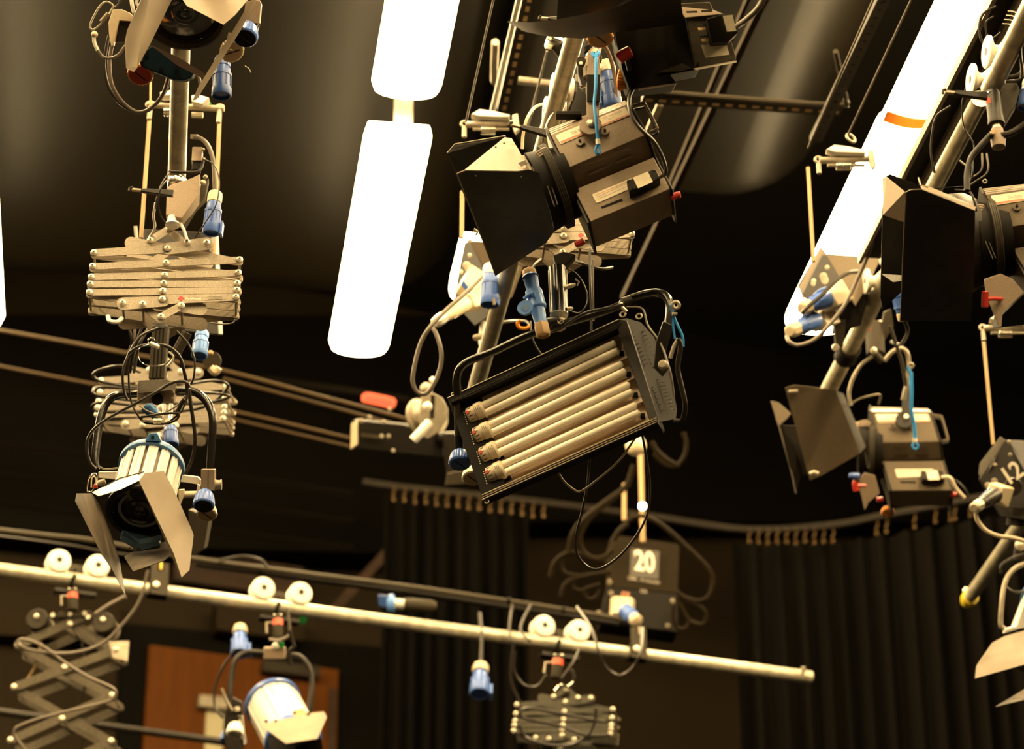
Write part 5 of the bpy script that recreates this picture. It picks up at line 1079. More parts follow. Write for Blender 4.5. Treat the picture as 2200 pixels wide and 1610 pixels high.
# white side arms
def arm3(name, pts, d, th, m, par, bevel=.002): return obj(name, MB().prism([W(x, y, d) for x, y in pts], FW*th), m, par, bevel)
arm3('side_arm', [(211, 1014), (252, 1013), (246, 1031), (211, 1027)], 6.99, .03, M_white, t)
arm3('side_arm', [(392, 1021), (425, 1025), (430, 1032), (430, 1046), (424, 1041), (388, 1036)], 6.99, .03, M_white, t)
obj('slide_tube', MB().tube([W(392, 1063, 6.97), W(428, 1062, 6.97)], .0085, 14), M_cream, t)
arm3('slide_plate', [(424, 1040), (430, 1044), (428, 1072), (420, 1070)], 6.96, .02, M_cream, t)
arm3('slide_plate', [(383, 1052), (396, 1051), (396, 1064), (386, 1088), (384, 1076)], 6.95, .01, M_cream, t)
obj('pivot', MB().cyl(W(210, 1040, 6.98), W(226, 1034, 6.98), .0075, 12), M_steel, t)
# yoke
ly = thing('lamp_yoke', 'glossy black hoop yoke over the white spotlight with a blue knob at its end', 'yoke', W(335, 845, 7.1))
obj('hoop', MB().tube([W(206, 1008, 7.00), W(204, 985, 7.01), W(210, 935, 7.04), W(216, 900, 7.06), W(228, 868, 7.08), W(250, 850, 7.09), W(290, 846, 7.10), W(340, 842, 7.10), W(395, 840, 7.09), W(425, 846, 7.08), W(447, 868, 7.06), W(457, 900, 7.04), W(455, 950, 7.02), W(451, 1010, 7.0)], .0105, 16, 5), M_gloss, ly)
obj('top_block', MB().box(W(337, 845, 7.09), RT*pxm(40, 7.09), FW*.022, UPV*pxm(22, 7.09)), M_paint, ly, .003)
obj('block_lip', MB().prism([W(296, 826, 7.05), W(298, 818, 7.07), W(356, 815, 7.07), W(378, 824, 7.07), W(378, 838, 7.05), W(296, 846, 7.05)], FW*.005), M_armd, ly, .001)
obj('block_slot', MB().lathe(W(338, 858, 7.064), -FW, [(0, .015), (.002, .015)], 20), M_black, ly)
for x, y in ((370, 842), (370, 856), (308, 848)): obj('block_screw', MB().lathe(W(x, y, 7.066), -FW, [(0, .004), (.003, .003)], 10), M_steel, ly)
obj('clamp_block', MB().box(W(448, 1031, 6.98), RT*pxm(14.5, 6.98), FW*.02, UPV*pxm(23, 6.98)), M_paint, ly, .002)
obj('block_seam', MB().prism([W(447, 1010, 6.958), W(448, 1010, 6.958), W(447, 1052, 6.958), W(446, 1052, 6.958)], FW*.001), M_ink, ly)
obj('tilt_boss', MB().lathe(W(461, 1042, 6.98), (1, 0, 0), [(0, .016), (.004, .0125), (.014, .0115), (.015, .0135), (.018, .0135)], 24), M_steel, ly)
ang_knob(W(441, 1058, 6.95), (-.02, -.25, -.95), pxm(23, 6.95), .046, M_lblue if False else M_blue, 'blue_knob', ly, face=M_black)
ang_knob(W(447, 1088, 7.02), (-.03, -.28, -.95), pxm(22, 6.95), .030, M_cream, 'cream_knob', ly, face=M_strap)
# carabiner and cable bits at left
cb = thing('carabiner', 'small steel carabiner at the left arm of the white spotlight', 'carabiner', W(196, 1040, 6.95))
obj('ring', MB().tube([W(186, 1052, 6.92), W(190, 1030, 6.92), W(200, 1019, 6.92), W(208, 1022, 6.92), W(207, 1040, 6.92), W(198, 1056, 6.92), W(188, 1057, 6.92), W(186, 1052, 6.92)], .0022, 8, 5), M_chrome, cb)
obj('ring', MB().tube([W(196, 1048, 6.91), W(197, 1030, 6.91), W(203, 1024, 6.91), W(206, 1036, 6.91), W(200, 1048, 6.91)], .0018, 8, 5), M_cream, cb)
obj('red_tag', MB().box(W(205, 1046, 6.91), RT*.005, FW*.003, UPV*.004), M_red, cb, .001)
# square post above the yoke
ps = thing('square_post', 'ribbed dark square post between the left hoist and the yoke of the white spotlight', 'post', W(342, 760, 7.15))
A, B = W(346, 705, 7.14), W(338, 818, 7.10); v_ = (A-B).normalized(); m_ = (A+B)/2
obj('post', MB().box(m_, RT*pxm(17, 7.1), RT.cross(v_)*pxm(17, 7.1), v_*(A-B).length/2), M_armd, ps, .002)
for k in (-8, 0, 8): obj('groove', MB().box(m_+RT*pxm(k, 7.1)-RT.cross(v_)*-0+(-FW*.0215), RT*pxm(1.6, 7.1), FW*.001, v_*(A-B).length/2*.98), M_black, ps)
obj('post_collar', MB().lathe(W(345, 700, 7.14), -v_, [(0, .020), (.012, .022), (.014, .016)], 20), M_dark, ps)
obj('side_strut', MB().tube([W(402, 715, 7.2), W(375, 765, 7.2)], .0135, 10), M_armd, ps)
# cables round the post
cable([(340, 705, 7.05), (300, 724, 7.03), (275, 765, 7.01), (264, 800, 7.0), (266, 838, 7.0), (274, 860, 7.0)], .0034, M_rubber, 'left half of the cable hoop in front of the yoke block')
cable([(276, 760, 6.98), (300, 745, 6.97), (330, 741, 6.96), (360, 745, 6.96), (385, 766, 6.97), (396, 800, 6.98), (402, 838, 7.0), (398, 868, 7.0)], .0046, M_rubber, 'thick cable hoop around the square post')
cable([(380, 712, 7.05), (405, 740, 7.04), (418, 775, 7.03), (416, 810, 7.03), (408, 830, 7.04)], .0028, M_rubber, 'thin cable arching right of the square post')
cable([(408, 832, 6.95), (400, 822, 6.95), (380, 820, 6.95), (355, 830, 6.95), (330, 846, 6.94), (290, 868, 6.94), (245, 892, 6.95), (210, 915, 6.96), (190, 940, 6.97), (187, 970, 6.97), (194, 995, 6.97), (206, 1008, 6.97)], .0040, M_rubber, 'cable sweeping diagonally across the yoke of the white spotlight')
cable([(406, 840, 7.02), (410, 870, 7.02), (416, 910, 7.02), (419, 950, 7.02), (412, 990, 7.03), (398, 1020, 7.04)], .0050, M_dark, 'dark cable falling inside the right leg of the yoke')
cable([(205, 998, 7.0), (225, 1008, 7.0), (252, 1006, 7.0)], .0022, M_tapeg, 'thin wire between the yoke and the white fins')
wc_ = thing('wire_coil', 'spring and thin wire loops hooked on the square post', 'wire', W(330, 745, 6.98))
obj('wire_loop', MB().tube([W(340, 738, 6.95), W(315, 742, 6.95), W(298, 752, 6.95), (W(300, 775, 6.95)), W(318, 785, 6.95), W(350, 784, 6.95), W(368, 772, 6.95)], .0013, 6, 5), M_chrome, wc_)
obj('spring', MB().lathe(W(322, 738, 6.94), (.9, 0, -.45), [(i*.0026, .0055+.0012*(i % 2)) for i in range(11)], 12), M_bolt, wc_)
obj('spring_loop', MB().torus(W(325, 734, 6.94), FW, .009, .0015, 18, 6), M_chrome, wc_)
obj('hook_bits', MB().tube([W(362, 756, 6.96), W(372, 766, 6.96), W(368, 778, 6.96), W(358, 788, 6.96)], .003, 6, 4), M_bolt, wc_)
ch = thing('safety_chain', 'dark safety cable with crimped chain and steel sleeve hanging under the yoke block', 'chain', W(340, 895, 6.95))
obj('chain', MB().tube([W(276, 800, 6.96), W(278, 840, 6.96), W(284, 870, 6.96), W(296, 892, 6.95), W(306, 904, 6.95), W(330, 910, 6.95), W(358, 909, 6.95), W(378, 895, 6.95), W(392, 880, 6.96), W(402, 850, 6.97)], .0026, 8, 5), M_dark, ch)
obj('chain_link', MB().tube([W(303, 896, 6.945), W(320, 894, 6.945), W(345, 890, 6.945), W(372, 888, 6.945), W(384, 892, 6.945), W(376, 904, 6.945), W(350, 911, 6.945), W(310, 908, 6.945), W(303, 896, 6.945)], .0032, 8, 4), M_dark, ch)
obj('chain_link', MB().tube([W(382, 884, 6.945), W(390, 866, 6.945), W(396, 858, 6.945)], .0055, 8), M_dark, ch)
obj('wire', MB().tube([W(304, 904, 6.94), W(330, 905, 6.94), W(350, 904, 6.94)], .0018, 6), M_chrome, ch)
obj('sleeve', MB().lathe(W(329, 905, 6.94), (1, 0, .02), [(0, .0055), (.003, .007), (.008, .0065), (.010, .0055), (.013, .007), (.020, .007), (.022, .005)], 14), M_bolt, ch)
obj('arc', MB().tube([W(300, 872, 6.98), W(318, 884, 6.98), W(345, 890, 6.98), W(380, 872, 6.98), W(398, 850, 6.98)], .0020, 6, 5), M_tapeg, ch)
plug(W(345, 900, 7.6), W(312, 872, 7.6), .018, 'blue connector lying behind the yoke block of the white spotlight', body=M_ablue, capm=M_steel)
plug(W(365, 905, 7.7), W(368, 958, 7.65), .021, 'cream and blue connector standing behind the lug of the white spotlight', body=M_blue, capm=M_beige)
plug(W(435, 712, 7.6), W(428, 766, 7.55), .0225, 'pale blue connector hanging right of the square post', body=M_lblue, capm=M_lblue)
cable([(435, 714, 7.6), (436, 690, 7.58), (438, 660, 7.5)], .006, M_lblue, 'blue sleeve above the pale blue connector')
cable([(365, 907, 7.7), (367, 885, 7.9), (368, 860, 8.4)], .006, M_rubber, 'short cable above the cream and blue connector')
# ---- clamp carriage under the left pipe ----
Fq = Frame(395, 430, 7.45, 3); cc = thing('pipe_clamp', 'grey tapered clamp at the lower end of the left pipe', 'clamp', Fq.o)
obj('clamp_plate', MB().prism([Fq.q(360, 420, .03), Fq.q(366, 410, .03), Fq.q(410, 396, .03), Fq.q(431, 386, .03), Fq.q(428, 432, .03), Fq.q(392, 482, .03), Fq.q(358, 474, .03)], -Fq.n*.05), M_paint, cc, .003)
obj('side_plate', MB().prism([Fq.q(428, 400, -.01), Fq.q(448, 378, -.01), Fq.q(440, 420, -.01), Fq.q(420, 440, -.01), Fq.q(392, 486, -.01), Fq.q(390, 480, -.01)], -Fq.n*.03), M_armd, cc, .002)
obj('band', MB().tube([Fq.q(364, 380, .026), Fq.q(400, 384, .032), Fq.q(424, 382, .03), Fq.q(434, 368, .02), Fq.q(437, 345, .01)], .0042, 8, 4), M_dark, cc)
obj('bracket_box', MB().box(Fq.q(424, 338, -.0), Fq.u*pxm(11, 7.4), Fq.n*.018, Fq.v*pxm(18, 7.4)), M_paint, cc, .002)
obj('bracket_under', MB().box(Fq.q(422, 360, -.0), Fq.u*pxm(9, 7.4), Fq.n*.014, Fq.v*pxm(12, 7.4)), M_black, cc, .002)
obj('top_cap', MB().lathe(Fq.q(380, 399, .0), Fq.v, [(0, .024), (.010, .027), (.02, .025)], 24), M_chrome, cc)
obj('spigot', MB().cyl(Fq.q(371, 474, .02), Fq.q(369, 494, .02), .012), M_white, cc)
obj('spigot_collar', MB().lathe(Fq.q(372, 488, .02), -ZZ, [(0, .018), (.006, .021), (.012, .014)], 20), M_white, cc)
for x, y, r in ((436, 402, .008), (441, 390, .006), (436, 332, .004), (437, 352, .004)): obj('bolt', MB().lathe(Fq.q(x, y, .02), (Fq.n+Fq.u*.6), [(0, r), (.006, r), (.009, r*.6)], 12), M_steel, cc)
obj('strut', MB().tube([Fq.q(388, 484, .01), Fq.q(396, 500, .01), Fq.q(402, 520, .01)], .0045, 8), M_white, cc)
cable([(362, 384, 7.3), (346, 404, 7.28), (340, 435, 7.28), (345, 462, 7.3), (356, 480, 7.32)], .0020, M_rubber, 'thin wire loop left of the tapered clamp')
cable([(366, 370, 7.34), (350, 390, 7.32), (338, 420, 7.3), (334, 450, 7.3)], .0020, M_rubber, 'second thin wire falling left of the left pipe')
cable([(334, 436, 7.35), (330, 465, 7.36), (333, 485, 7.37), (328, 500, 7.38), (320, 511, 7.4)], .0035, M_white, 'pale bowed wire end left of the tapered clamp')
plugA = plug(W(463, 412, 7.4), W(453, 502, 7.35), .0235, 'blue connector with cream gland right of the tapered clamp', lid=(1, 0, -.2))
cable([(414, 294, 7.5), (432, 298, 7.48), (448, 315, 7.46), (458, 345, 7.44), (461, 380, 7.42), (462, 414, 7.41)], .0062, M_tapeg, 'cable curving from the left pipe down to the blue connector')
cable([(440, 343, 7.4), (458, 352, 7.38), (468, 372, 7.36), (471, 400, 7.34), (464, 440, 7.32), (440, 480, 7.32), (418, 513, 7.34)], .0018, M_rubber, 'thin wire looping round the blue connector on the left')
obj('outlet', MB().box(W(418, 294, 7.5), RT*.010, FW*.01, UPV*.006), M_steel, cc, .001)
# dark socket box behind the hoist with pale sides
sb = thing('socket_box', 'dark socket box behind the left folded hoist', 'box', W(375, 520, 8.0))
obj('case', MB().prism([W(303, 492, 8.0), W(460, 500, 8.0), W(470, 720, 7.85), W(262, 700, 7.85)], FW*.12), M_dark, sb, .004)
obj('side_strip', MB().tube([W(291, 486, 7.95), W(293, 510, 7.95), W(300, 530, 7.95)], .005, 8), M_white, sb)
obj('side_strip', MB().prism([W(455, 505, 7.9), W(464, 505, 7.9), W(462, 548, 7.9), W(450, 540, 7.9)], FW*.02), M_white, sb)
for k, (x, xx) in enumerate(((270, 282), (284, 286), (300, 292), (316, 300))):
    cable([(x+6, 700, 7.7), (xx+2, 735, 7.7), (xx-6, 760, 7.75), (xx-12, 800, 7.9)], .0042, M_tapeg if k % 2 else M_rubber, ['leftmost', 'second', 'third', 'rightmost'][k]+' of the four cables falling under the left hoist')
cable([(232, 680, 7.3), (236, 690, 7.28), (252, 692, 7.28), (262, 684, 7.3)], .006, M_white, 'pale cable bend under the left edge of the left hoist')
cable([(452, 694, 7.2), (480, 697, 7.2), (500, 694, 7.2), (505, 686, 7.2)], .0020, M_tapeg, 'thin bent wire under the right edge of the left hoist')
loop('hook_plate', [(452, 790, 8.4), (462, 800, 8.4), (470, 790, 8.4)], .012, M_cream, 'cream hook plate behind the cables right of the left hoists', 'hook')
obj('disc', MB().lathe(W(456, 776, 8.45), -FW, [(0, .028), (.01, .028)], 24), M_armd, COL.objects.get('hook_plate'))
o = obj('indicator_bead', MB().ball(W(453, 759, 8.3), .008), M_strap); tag(o, 'tiny amber bead beside the pale blue connector', 'bead')
# ---- top left spotlight ----
t2 = thing('round_spotlight', 'spotlight cut by the top edge at the left, seen from below with its doors open', 'spotlight', W(400, 20, 7.0))
Cr, Cf = W(405, -60, 7.15), W(398, 22, 6.98)
finned(t2, Cr, Cf, .100)
doorleaf(t2, [(274, 66, 6.84), (304, 0, 6.84), (330, -60, 6.86), (398, -60, 6.92), (369, 0, 6.90), (324, 92, 6.88), (294, 147, 6.84), (287, 155, 6.83), (272, 147, 6.82), (269, 94, 6.82)], M_flapg)
doorleaf(t2, [(393, 0, 6.86), (380, -50, 6.90), (560, -50, 6.90), (532, 0, 6.84), (505, 32, 6.82), (480, 53, 6.80), (401, 12, 6.84)], M_flapg)
doorleaf(t2, [(545, -10, 6.86), (556, -10, 6.86), (520, 60, 6.85), (422, 214, 6.84), (414, 216, 6.84), (424, 190, 6.84), (500, 66, 6.85)], M_flapg)
doorleaf(t2, [(321, 95, 6.86), (326, 97, 6.86), (385, 124, 6.86), (440, 158, 6.86), (438, 170, 6.86), (380, 140, 6.86)], M_timber)
obj('base_casting', MB().prism([W(309, 112, 6.90), W(326, 98, 6.90), W(420, 146, 6.92), W(412, 166, 6.92), W(398, 172, 6.92), W(373, 171, 6.92), W(302, 142, 6.90)], FW*.05), M_dteal, t2, .003)
for x, y in ((305, 136), (347, 149), (387, 162), (380, 146), (316, 118)): obj('casting_hole', MB().cyl(W(x, y, 6.893), W(x, y, 6.91), .0052, 12), M_black, t2)
ang_knob(W(305, 146, 6.95), (-.05, -.30, -.85), pxm(28, 6.9), .032, M_orange, 'orange_knob', t2, face=M_redor)
obj('tilt_block', MB().prism([W(528, 2, 6.95), W(558, 0, 6.95), W(561, 8, 6.95), W(557, 52, 6.95), W(522, 46, 6.95)], FW*.03), M_paint, t2, .002)
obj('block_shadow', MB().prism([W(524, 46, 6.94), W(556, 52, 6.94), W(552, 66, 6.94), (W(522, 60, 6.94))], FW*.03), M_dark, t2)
ang_knob(W(532, 56, 6.93), (-.06, -.28, -.90), pxm(27, 6.9), .050, M_blue, 'blue_knob', t2, face=M_black)
ang_knob(W(492, 100, 7.0), (.28, -.30, -.60), pxm(27, 6.9), .030, M_cream, 'cream_knob', t2, face=M_strap)
obj('slide_tube', MB().tube([W(500, 72, 6.98), W(492, 108, 6.98)], .012, 12), M_cream, t2)
obj('pin', MB().tube([W(558, 50, 6.93), W(554, 58, 6.93)], .0035, 8), M_chrome, t2)
obj('wire_tail', MB().tube([W(526, 142, 6.95), W(534, 147, 6.95), W(539, 156, 6.95)], .0012, 6, 3), M_steel, t2)
obj('arm_bracket', MB().prism([W(242, 20, 6.95), W(262, 20, 6.95), W(280, 28, 6.95), W(290, 38, 6.95), W(282, 46, 6.95), W(256, 44, 6.95), W(250, 72, 6.95), W(244, 98, 6.95), W(239, 99, 6.95), W(234, 72, 6.95), W(233, 48, 6.95)], FW*.02), M_beige, t2, .002)
obj('bracket_back', MB().prism([W(257, 45, 6.96), W(284, 44, 6.96), W(272, 90, 6.96), W(248, 90, 6.96)], FW*.02), M_dark, t2)
obj('white_bits', MB().tube([W(282, -6, 6.94), W(284, 10, 6.94), W(288, 28, 6.94)], .005, 8, 3), M_white, t2)
obj('white_bits', MB().tube([W(296, -6, 6.92), W(294, 8, 6.92), W(300, 16, 6.92)], .004, 8, 3), M_white, t2)
cb = thing('carabiner', 'tan carabiner with a short cable at the top left corner lamp', 'carabiner', W(215, 40, 6.9))
obj('ring', MB().tube([W(193, 60, 6.9), W(197, 44, 6.9), W(214, 14, 6.9), W(228, 4, 6.9), W(240, 9, 6.9), W(242, 16, 6.9), W(232, 34, 6.9), W(214, 54, 6.9), W(200, 64, 6.9), W(193, 60, 6.9)], .0026, 8, 5), M_steel, cb)
obj('gate', MB().tube([W(216, 46, 6.895), W(232, 28, 6.895)], .0040, 8), M_steel, cb)
obj('joint', MB().ball(W(203, 74, 6.9), .0085), M_cream, cb)
obj('lanyard', MB().tube([W(202, 78, 6.9), W(203, 92, 6.9), W(210, 108, 6.9)], .0048, 10, 4), M_white, cb)
obj('lanyard', MB().tube([W(210, 108, 6.9), W(222, 122, 6.9), W(238, 125, 6.9), W(255, 117, 6.9), W(268, 100, 6.9), W(280, 90, 6.9)], .0038, 10, 4), M_tapeg, cb)
cable([(234, 76, 7.0), (228, 105, 7.0), (224, 140, 7.0), (232, 182, 7.0), (254, 218, 7.0), (285, 238, 7.0), (318, 238, 7.0), (345, 212, 7.0), (360, 186, 7.0), (364, 165, 7.0)], .0042, M_rubber, 'outer strand of the big cable bend under the top left spotlight')
cable([(240, 100, 6.97), (235, 135, 6.97), (240, 180, 6.97), (262, 218, 6.97), (295, 241, 6.97), (325, 232, 6.97), (348, 206, 6.97), (358, 180, 6.97), (362, 162, 6.97)], .0050, M_tapeg, 'inner strand of the big cable bend under the top left spotlight')
cable([(258, -10, 6.95), (256, 4, 6.95), (248, 14, 6.95), (240, 12, 6.95)], .0020, M_rubber, 'thin wire at the top left carabiner')
cable([(418, 160, 7.2), (428, 168, 7.2), (430, 190, 7.2), (424, 210, 7.2)], .004, M_tapeg, 'short wire beside the left pipe under the top spotlight')
plug(W(478, 122, 7.15), W(476, 207, 7.1), .0255, 'blue connector hanging under the cream knob of the top left spotlight', body=M_dblue, capm=M_dblue)
# ---- small white spotlight bottom ----
t3 = thing('round_spotlight', 'small white spotlight with blue ring at the bottom, its door turned to us', 'spotlight', W(600, 1510, 9.7))
Cr, Cf = W(586, 1512, 9.86), W(628, 1590, 9.66)
finned(t3, Cr, Cf, .096, npan=10, gap=.06, mblue=M_blue, mfront=M_blue)
doorleaf(t3, [(560, 1559, 9.52), (600, 1547, 9.56), (672, 1532, 9.56), (696, 1530, 9.52), (702, 1541, 9.50), (682, 1587, 9.44), (614, 1598, 9.42)], M_flapg)
doorleaf(t3, [(574, 1580, 9.6), (640, 1602, 9.5), (690, 1588, 9.5), (700, 1640, 9.5), (590, 1660, 9.5)], M_black)
for x, y in ((572, 1550), (592, 1550), (633, 1532), (662, 1534)): obj('hinge_bolt', MB().ball(W(x, y, 9.54), .006, 8), M_dark, t3)
obj('front_bracket', MB().prism([W(628, 1528, 9.58), W(650, 1524, 9.58), W(662, 1535, 9.56), W(630, 1540, 9.56)], FW*.01), M_strap, t3)
obj('hoop', MB().tube([W(494, 1530, 9.75), W(494, 1490, 9.77), W(498, 1450, 9.80), W(506, 1420, 9.82), W(524, 1404, 9.84), W(548, 1402, 9.85), W(600, 1408, 9.85), W(640, 1410, 9.84), W(660, 1428, 9.82), W(670, 1460, 9.80), W(668, 1500, 9.77), W(664, 1535, 9.75)], .0100, 12, 5), M_dark, t3)
obj('top_block', MB().box(W(590, 1403, 9.82), RT*pxm(23, 9.8), FW*.02, UPV*pxm(12, 9.8)), M_paint, t3, .003)
obj('side_gear', MB().prism([W(482, 1535, 9.72), W(500, 1500, 9.72), W(520, 1510, 9.72), W(524, 1610, 9.68), W(488, 1620, 9.68), W(480, 1580, 9.7)], FW*.03), M_dark, t3, .003)
ang_knob(W(506, 1556, 9.6), (0, -.25, -.95), pxm(18, 9.6), .045, M_nylon, 'white_knob', t3)
ang_knob(W(488, 1572, 9.75), (0, -.25, -.95), pxm(14, 9.7), .04, M_blue, 'blue_knob', t3)
obj('chrome_pin', MB().tube([W(516, 1538, 9.62), W(518, 1560, 9.62), W(524, 1600, 9.6)], .010, 10), M_chrome, t3)
obj('chrome_pin', MB().tube([W(509, 1520, 9.7), W(510, 1528, 9.7)], .009, 10), M_bolt, t3)
cable([(505, 1395, 9.9), (476, 1440, 9.9), (462, 1480, 9.9), (462, 1520, 9.88), (478, 1542, 9.85)], .005, M_rubber, 'dark cable bowing left of the small white spotlight')
cable([(476, 1480, 9.7), (486, 1505, 9.7), (500, 1528, 9.7)], .005, M_steel, 'short steel rod left of the small white spotlight yoke', name='steel_rod')
obj('clip', MB().ball(W(592, 1388, 9.8), .012), M_nylon, t3); obj('clip', MB().box(W(605, 1386, 9.8), RT*.008, FW*.006, UPV*.010), M_green, t3)
o = obj('green_tag', MB().lathe(W(650, 1333, 10.3), -FW, [(0, .016), (.004, .016)], 16), M_green); tag(o, 'small green tag under the low pipe right of its middle wheels', 'tag')
plug(W(516, 1346, 10.1), W(514, 1406, 10.0), .031, 'blue connector with pale gland hanging above the small white spotlight', style='cone', capm=M_beige, lid=(1, 0, 0))
plug(W(1033, 1428, 10.3), W(1030, 1492, 10.2), .036, 'blue connector hanging alone below the low pipe in front of the left curtain', style='cone', capm=M_beige, lid=(1, 0, -.2))
cable([(1030, 1318, 10.5), (1034, 1360, 10.4), (1034, 1400, 10.35), (1033, 1430, 10.3)], .007, M_rubber, 'cable holding the lone blue connector below the low pipe')
cx = thing('power_connector', 'blue and dark connector with a white collar lying along the conduit', 'connector', W(880, 1300, 10.7))
obj('shell', MB().lathe(W(938, 1305, 10.7), W(866, 1298, 10.7)-W(938, 1305, 10.7), [(0, .018), (.02, .026), (.10, .026), (.13, .022)], 20), M_armd, cx)
obj('white_collar', MB().cyl(W(868, 1299, 10.68), W(846, 1297, 10.68), .019), M_nylon, cx)
obj('blue_collar', MB().lathe(W(848, 1297, 10.68), (-1, 0, 0), [(0, .030), (.008, .036), (.022, .034), (.030, .026)], 24), M_lblue, cx)
obj('blue_lid', MB().prism([W(812, 1279, 10.66), W(838, 1280, 10.66), W(842, 1290, 10.66), W(830, 1306, 10.66), W(814, 1302, 10.66)], FW*.02), M_dblue, cx, .003)
# ---- bottom right spotlight, mostly out of frame ----
t4 = thing('round_spotlight', 'white spotlight cut by the right edge low down, two big grey doors open', 'spotlight', W(2190, 1380, 8.8))
finned(t4, W(2262, 1300, 9.0), W(2226, 1395, 8.85), .10, npan=12)
doorleaf(t4, [(2095, 1458, 8.55), (2098, 1432, 8.55), (2132, 1382, 8.60), (2158, 1368, 8.66), (2290, 1330, 8.7), (2300, 1400, 8.6)], M_flapg)
doorleaf(t4, [(2138, 1519, 8.50), (2180, 1494, 8.55), (2250, 1450, 8.6), (2270, 1490, 8.55), (2200, 1504, 8.5), (2165, 1512, 8.5)], M_flapw)
obj('side_arm', MB().prism([W(2156, 1362, 8.7), W(2160, 1352, 8.7), W(2185, 1345, 8.7), W(2200, 1300, 8.7), W(2230, 1290, 8.7), W(2230, 1345, 8.7), W(2190, 1352, 8.7)], FW*.02), M_white, t4, .002)
obj('hoop', MB().tube([W(2158, 1352, 8.72), W(2150, 1342, 8.72), W(2152, 1300, 8.73), W(2157, 1262, 8.75), W(2168, 1235, 8.77), W(2190, 1216, 8.79), W(2230, 1205, 8.8)], .0080, 12, 5), M_steel, t4)
obj('top_bolt', MB().ball(W(2192, 1172, 8.8), .018, 12), M_bolt, t4)
obj('spigot_part', MB().tube([W(2196, 1160, 8.85), W(2190, 1205, 8.85)], .022, 12), M_dark, t4)
cable([(2150, 1232, 8.8), (2152, 1215, 8.8), (2170, 1202, 8.8), (2200, 1190, 8.8)], .005, M_rubber, 'dark cable bend over the yoke of the lowest right spotlight')
cable([(2160, 1262, 8.9), (2180, 1272, 8.9), (2215, 1270, 8.9)], .004, M_rubber, 'thin cable inside the yoke of the lowest right spotlight')
# ---------------- socket boxes ----------------
def screws(t, F, pts, r=.009, m=None):
    for x, y in pts: obj('screw', MB().lathe(F(x, y), -FW, [(0, r), (.004, r), (.006, r*.5)], 12), m or M_bolt, t)
def outlet(t, a, b, w, m=None, name='outlet', d=.02):
    """cream angled socket housing from a to b"""
    a, b = Vector(a), Vector(b); u = (b-a).normalized(); L = (b-a).length
    s = (u.cross(FW)).normalized(); n = s.cross(u).normalized()
    A = [a-s*w-n*w, a+s*w-n*w, a+s*w+n*w, a-s*w+n*w]; B = [b+(x-a)*.72 for x in A]
    return obj(name, MB().loft(A, B), m or M_cream, t, .006)
# centre-left box
b1 = thing('socket_box', 'grey sloping socket box left of the centre pipe with cream outlets', 'box', W(1045, 600, 8.6))
obj('side_wall', MB().prism([W(1002, 517, 8.62), W(1040, 519, 8.55), W(1140, 530, 8.5), W(1100, 640, 8.5), W(1055, 640, 8.50)], FW*.01), M_paint_dim, b1, .002)
obj('front_panel', MB().prism([W(998, 520, 8.64), W(1010, 520, 8.60), W(1052, 600, 8.5), W(1050, 680, 8.46), W(1020, 700, 8.48), W(975, 650, 8.6), W(984, 590, 8.62)], FW*.03), M_dark, b1, .002)
screws(b1, lambda x, y: W(x, y, 8.50), [(1010, 517), (1009, 549), (990, 584), (1006, 568), (1043, 600)], .007)
screws(b1, lambda x, y: W(x, y, 8.47), [(1002, 570), (1007, 578)], .012)
outlet(b1, W(1022, 598, 8.50), W(1000, 628, 8.40), .035)
outlet(b1, W(1030, 640, 8.46), W(1002, 652, 8.36), .033)
plug(W(934, 694, 8.15), W(1000, 652, 8.32), .022, 'long cream plug pushed into the socket box left of the centre pipe', style='cone', body=M_cream, capm=M_nylon)
obj('blue_lid', MB().prism([W(990, 612, 8.36), W(996, 602, 8.36), W(1012, 626, 8.36), W(1008, 634, 8.36)], FW*.01), M_blue, b1, .002)
obj('lower_bracket', MB().prism([W(1040, 640, 8.5), W(1070, 650, 8.5), W(1062, 700, 8.5), W(1040, 735, 8.5), W(1028, 740, 8.5), W(1030, 690, 8.5)], FW*.01), M_armd, b1, .002)
obj('rod_collar', MB().lathe(W(1036, 724, 8.44), (1, 0, .1), [(-.028, .006), (-.02, .010), (.02, .010), (.028, .006)], 14), M_steel, b1)
plug(W(1056, 568, 8.1), W(1052, 656, 8.05), .029, 'blue connector with white cap hanging in front of the centre pipe', capm=M_nylon)
cable([(1050, 580, 8.3), (1000, 630, 8.2), (960, 665, 8.15), (928, 698, 8.1), (905, 735, 8.1), (892, 780, 8.1), (887, 820, 8.1), (897, 843, 8.1), (915, 846, 8.1), (932, 825, 8.1), (946, 790, 8.1), (948, 755, 8.1), (936, 715, 8.12), (925, 702, 8.14)], .0062, M_tapeg, 'grey cable with a long hanging loop left of the tube light')
cable([(1060, 640, 8.0), (1062, 655, 8.0)], .004, M_steel, 'short pin below the blue connector on the centre pipe', name='steel_pin')
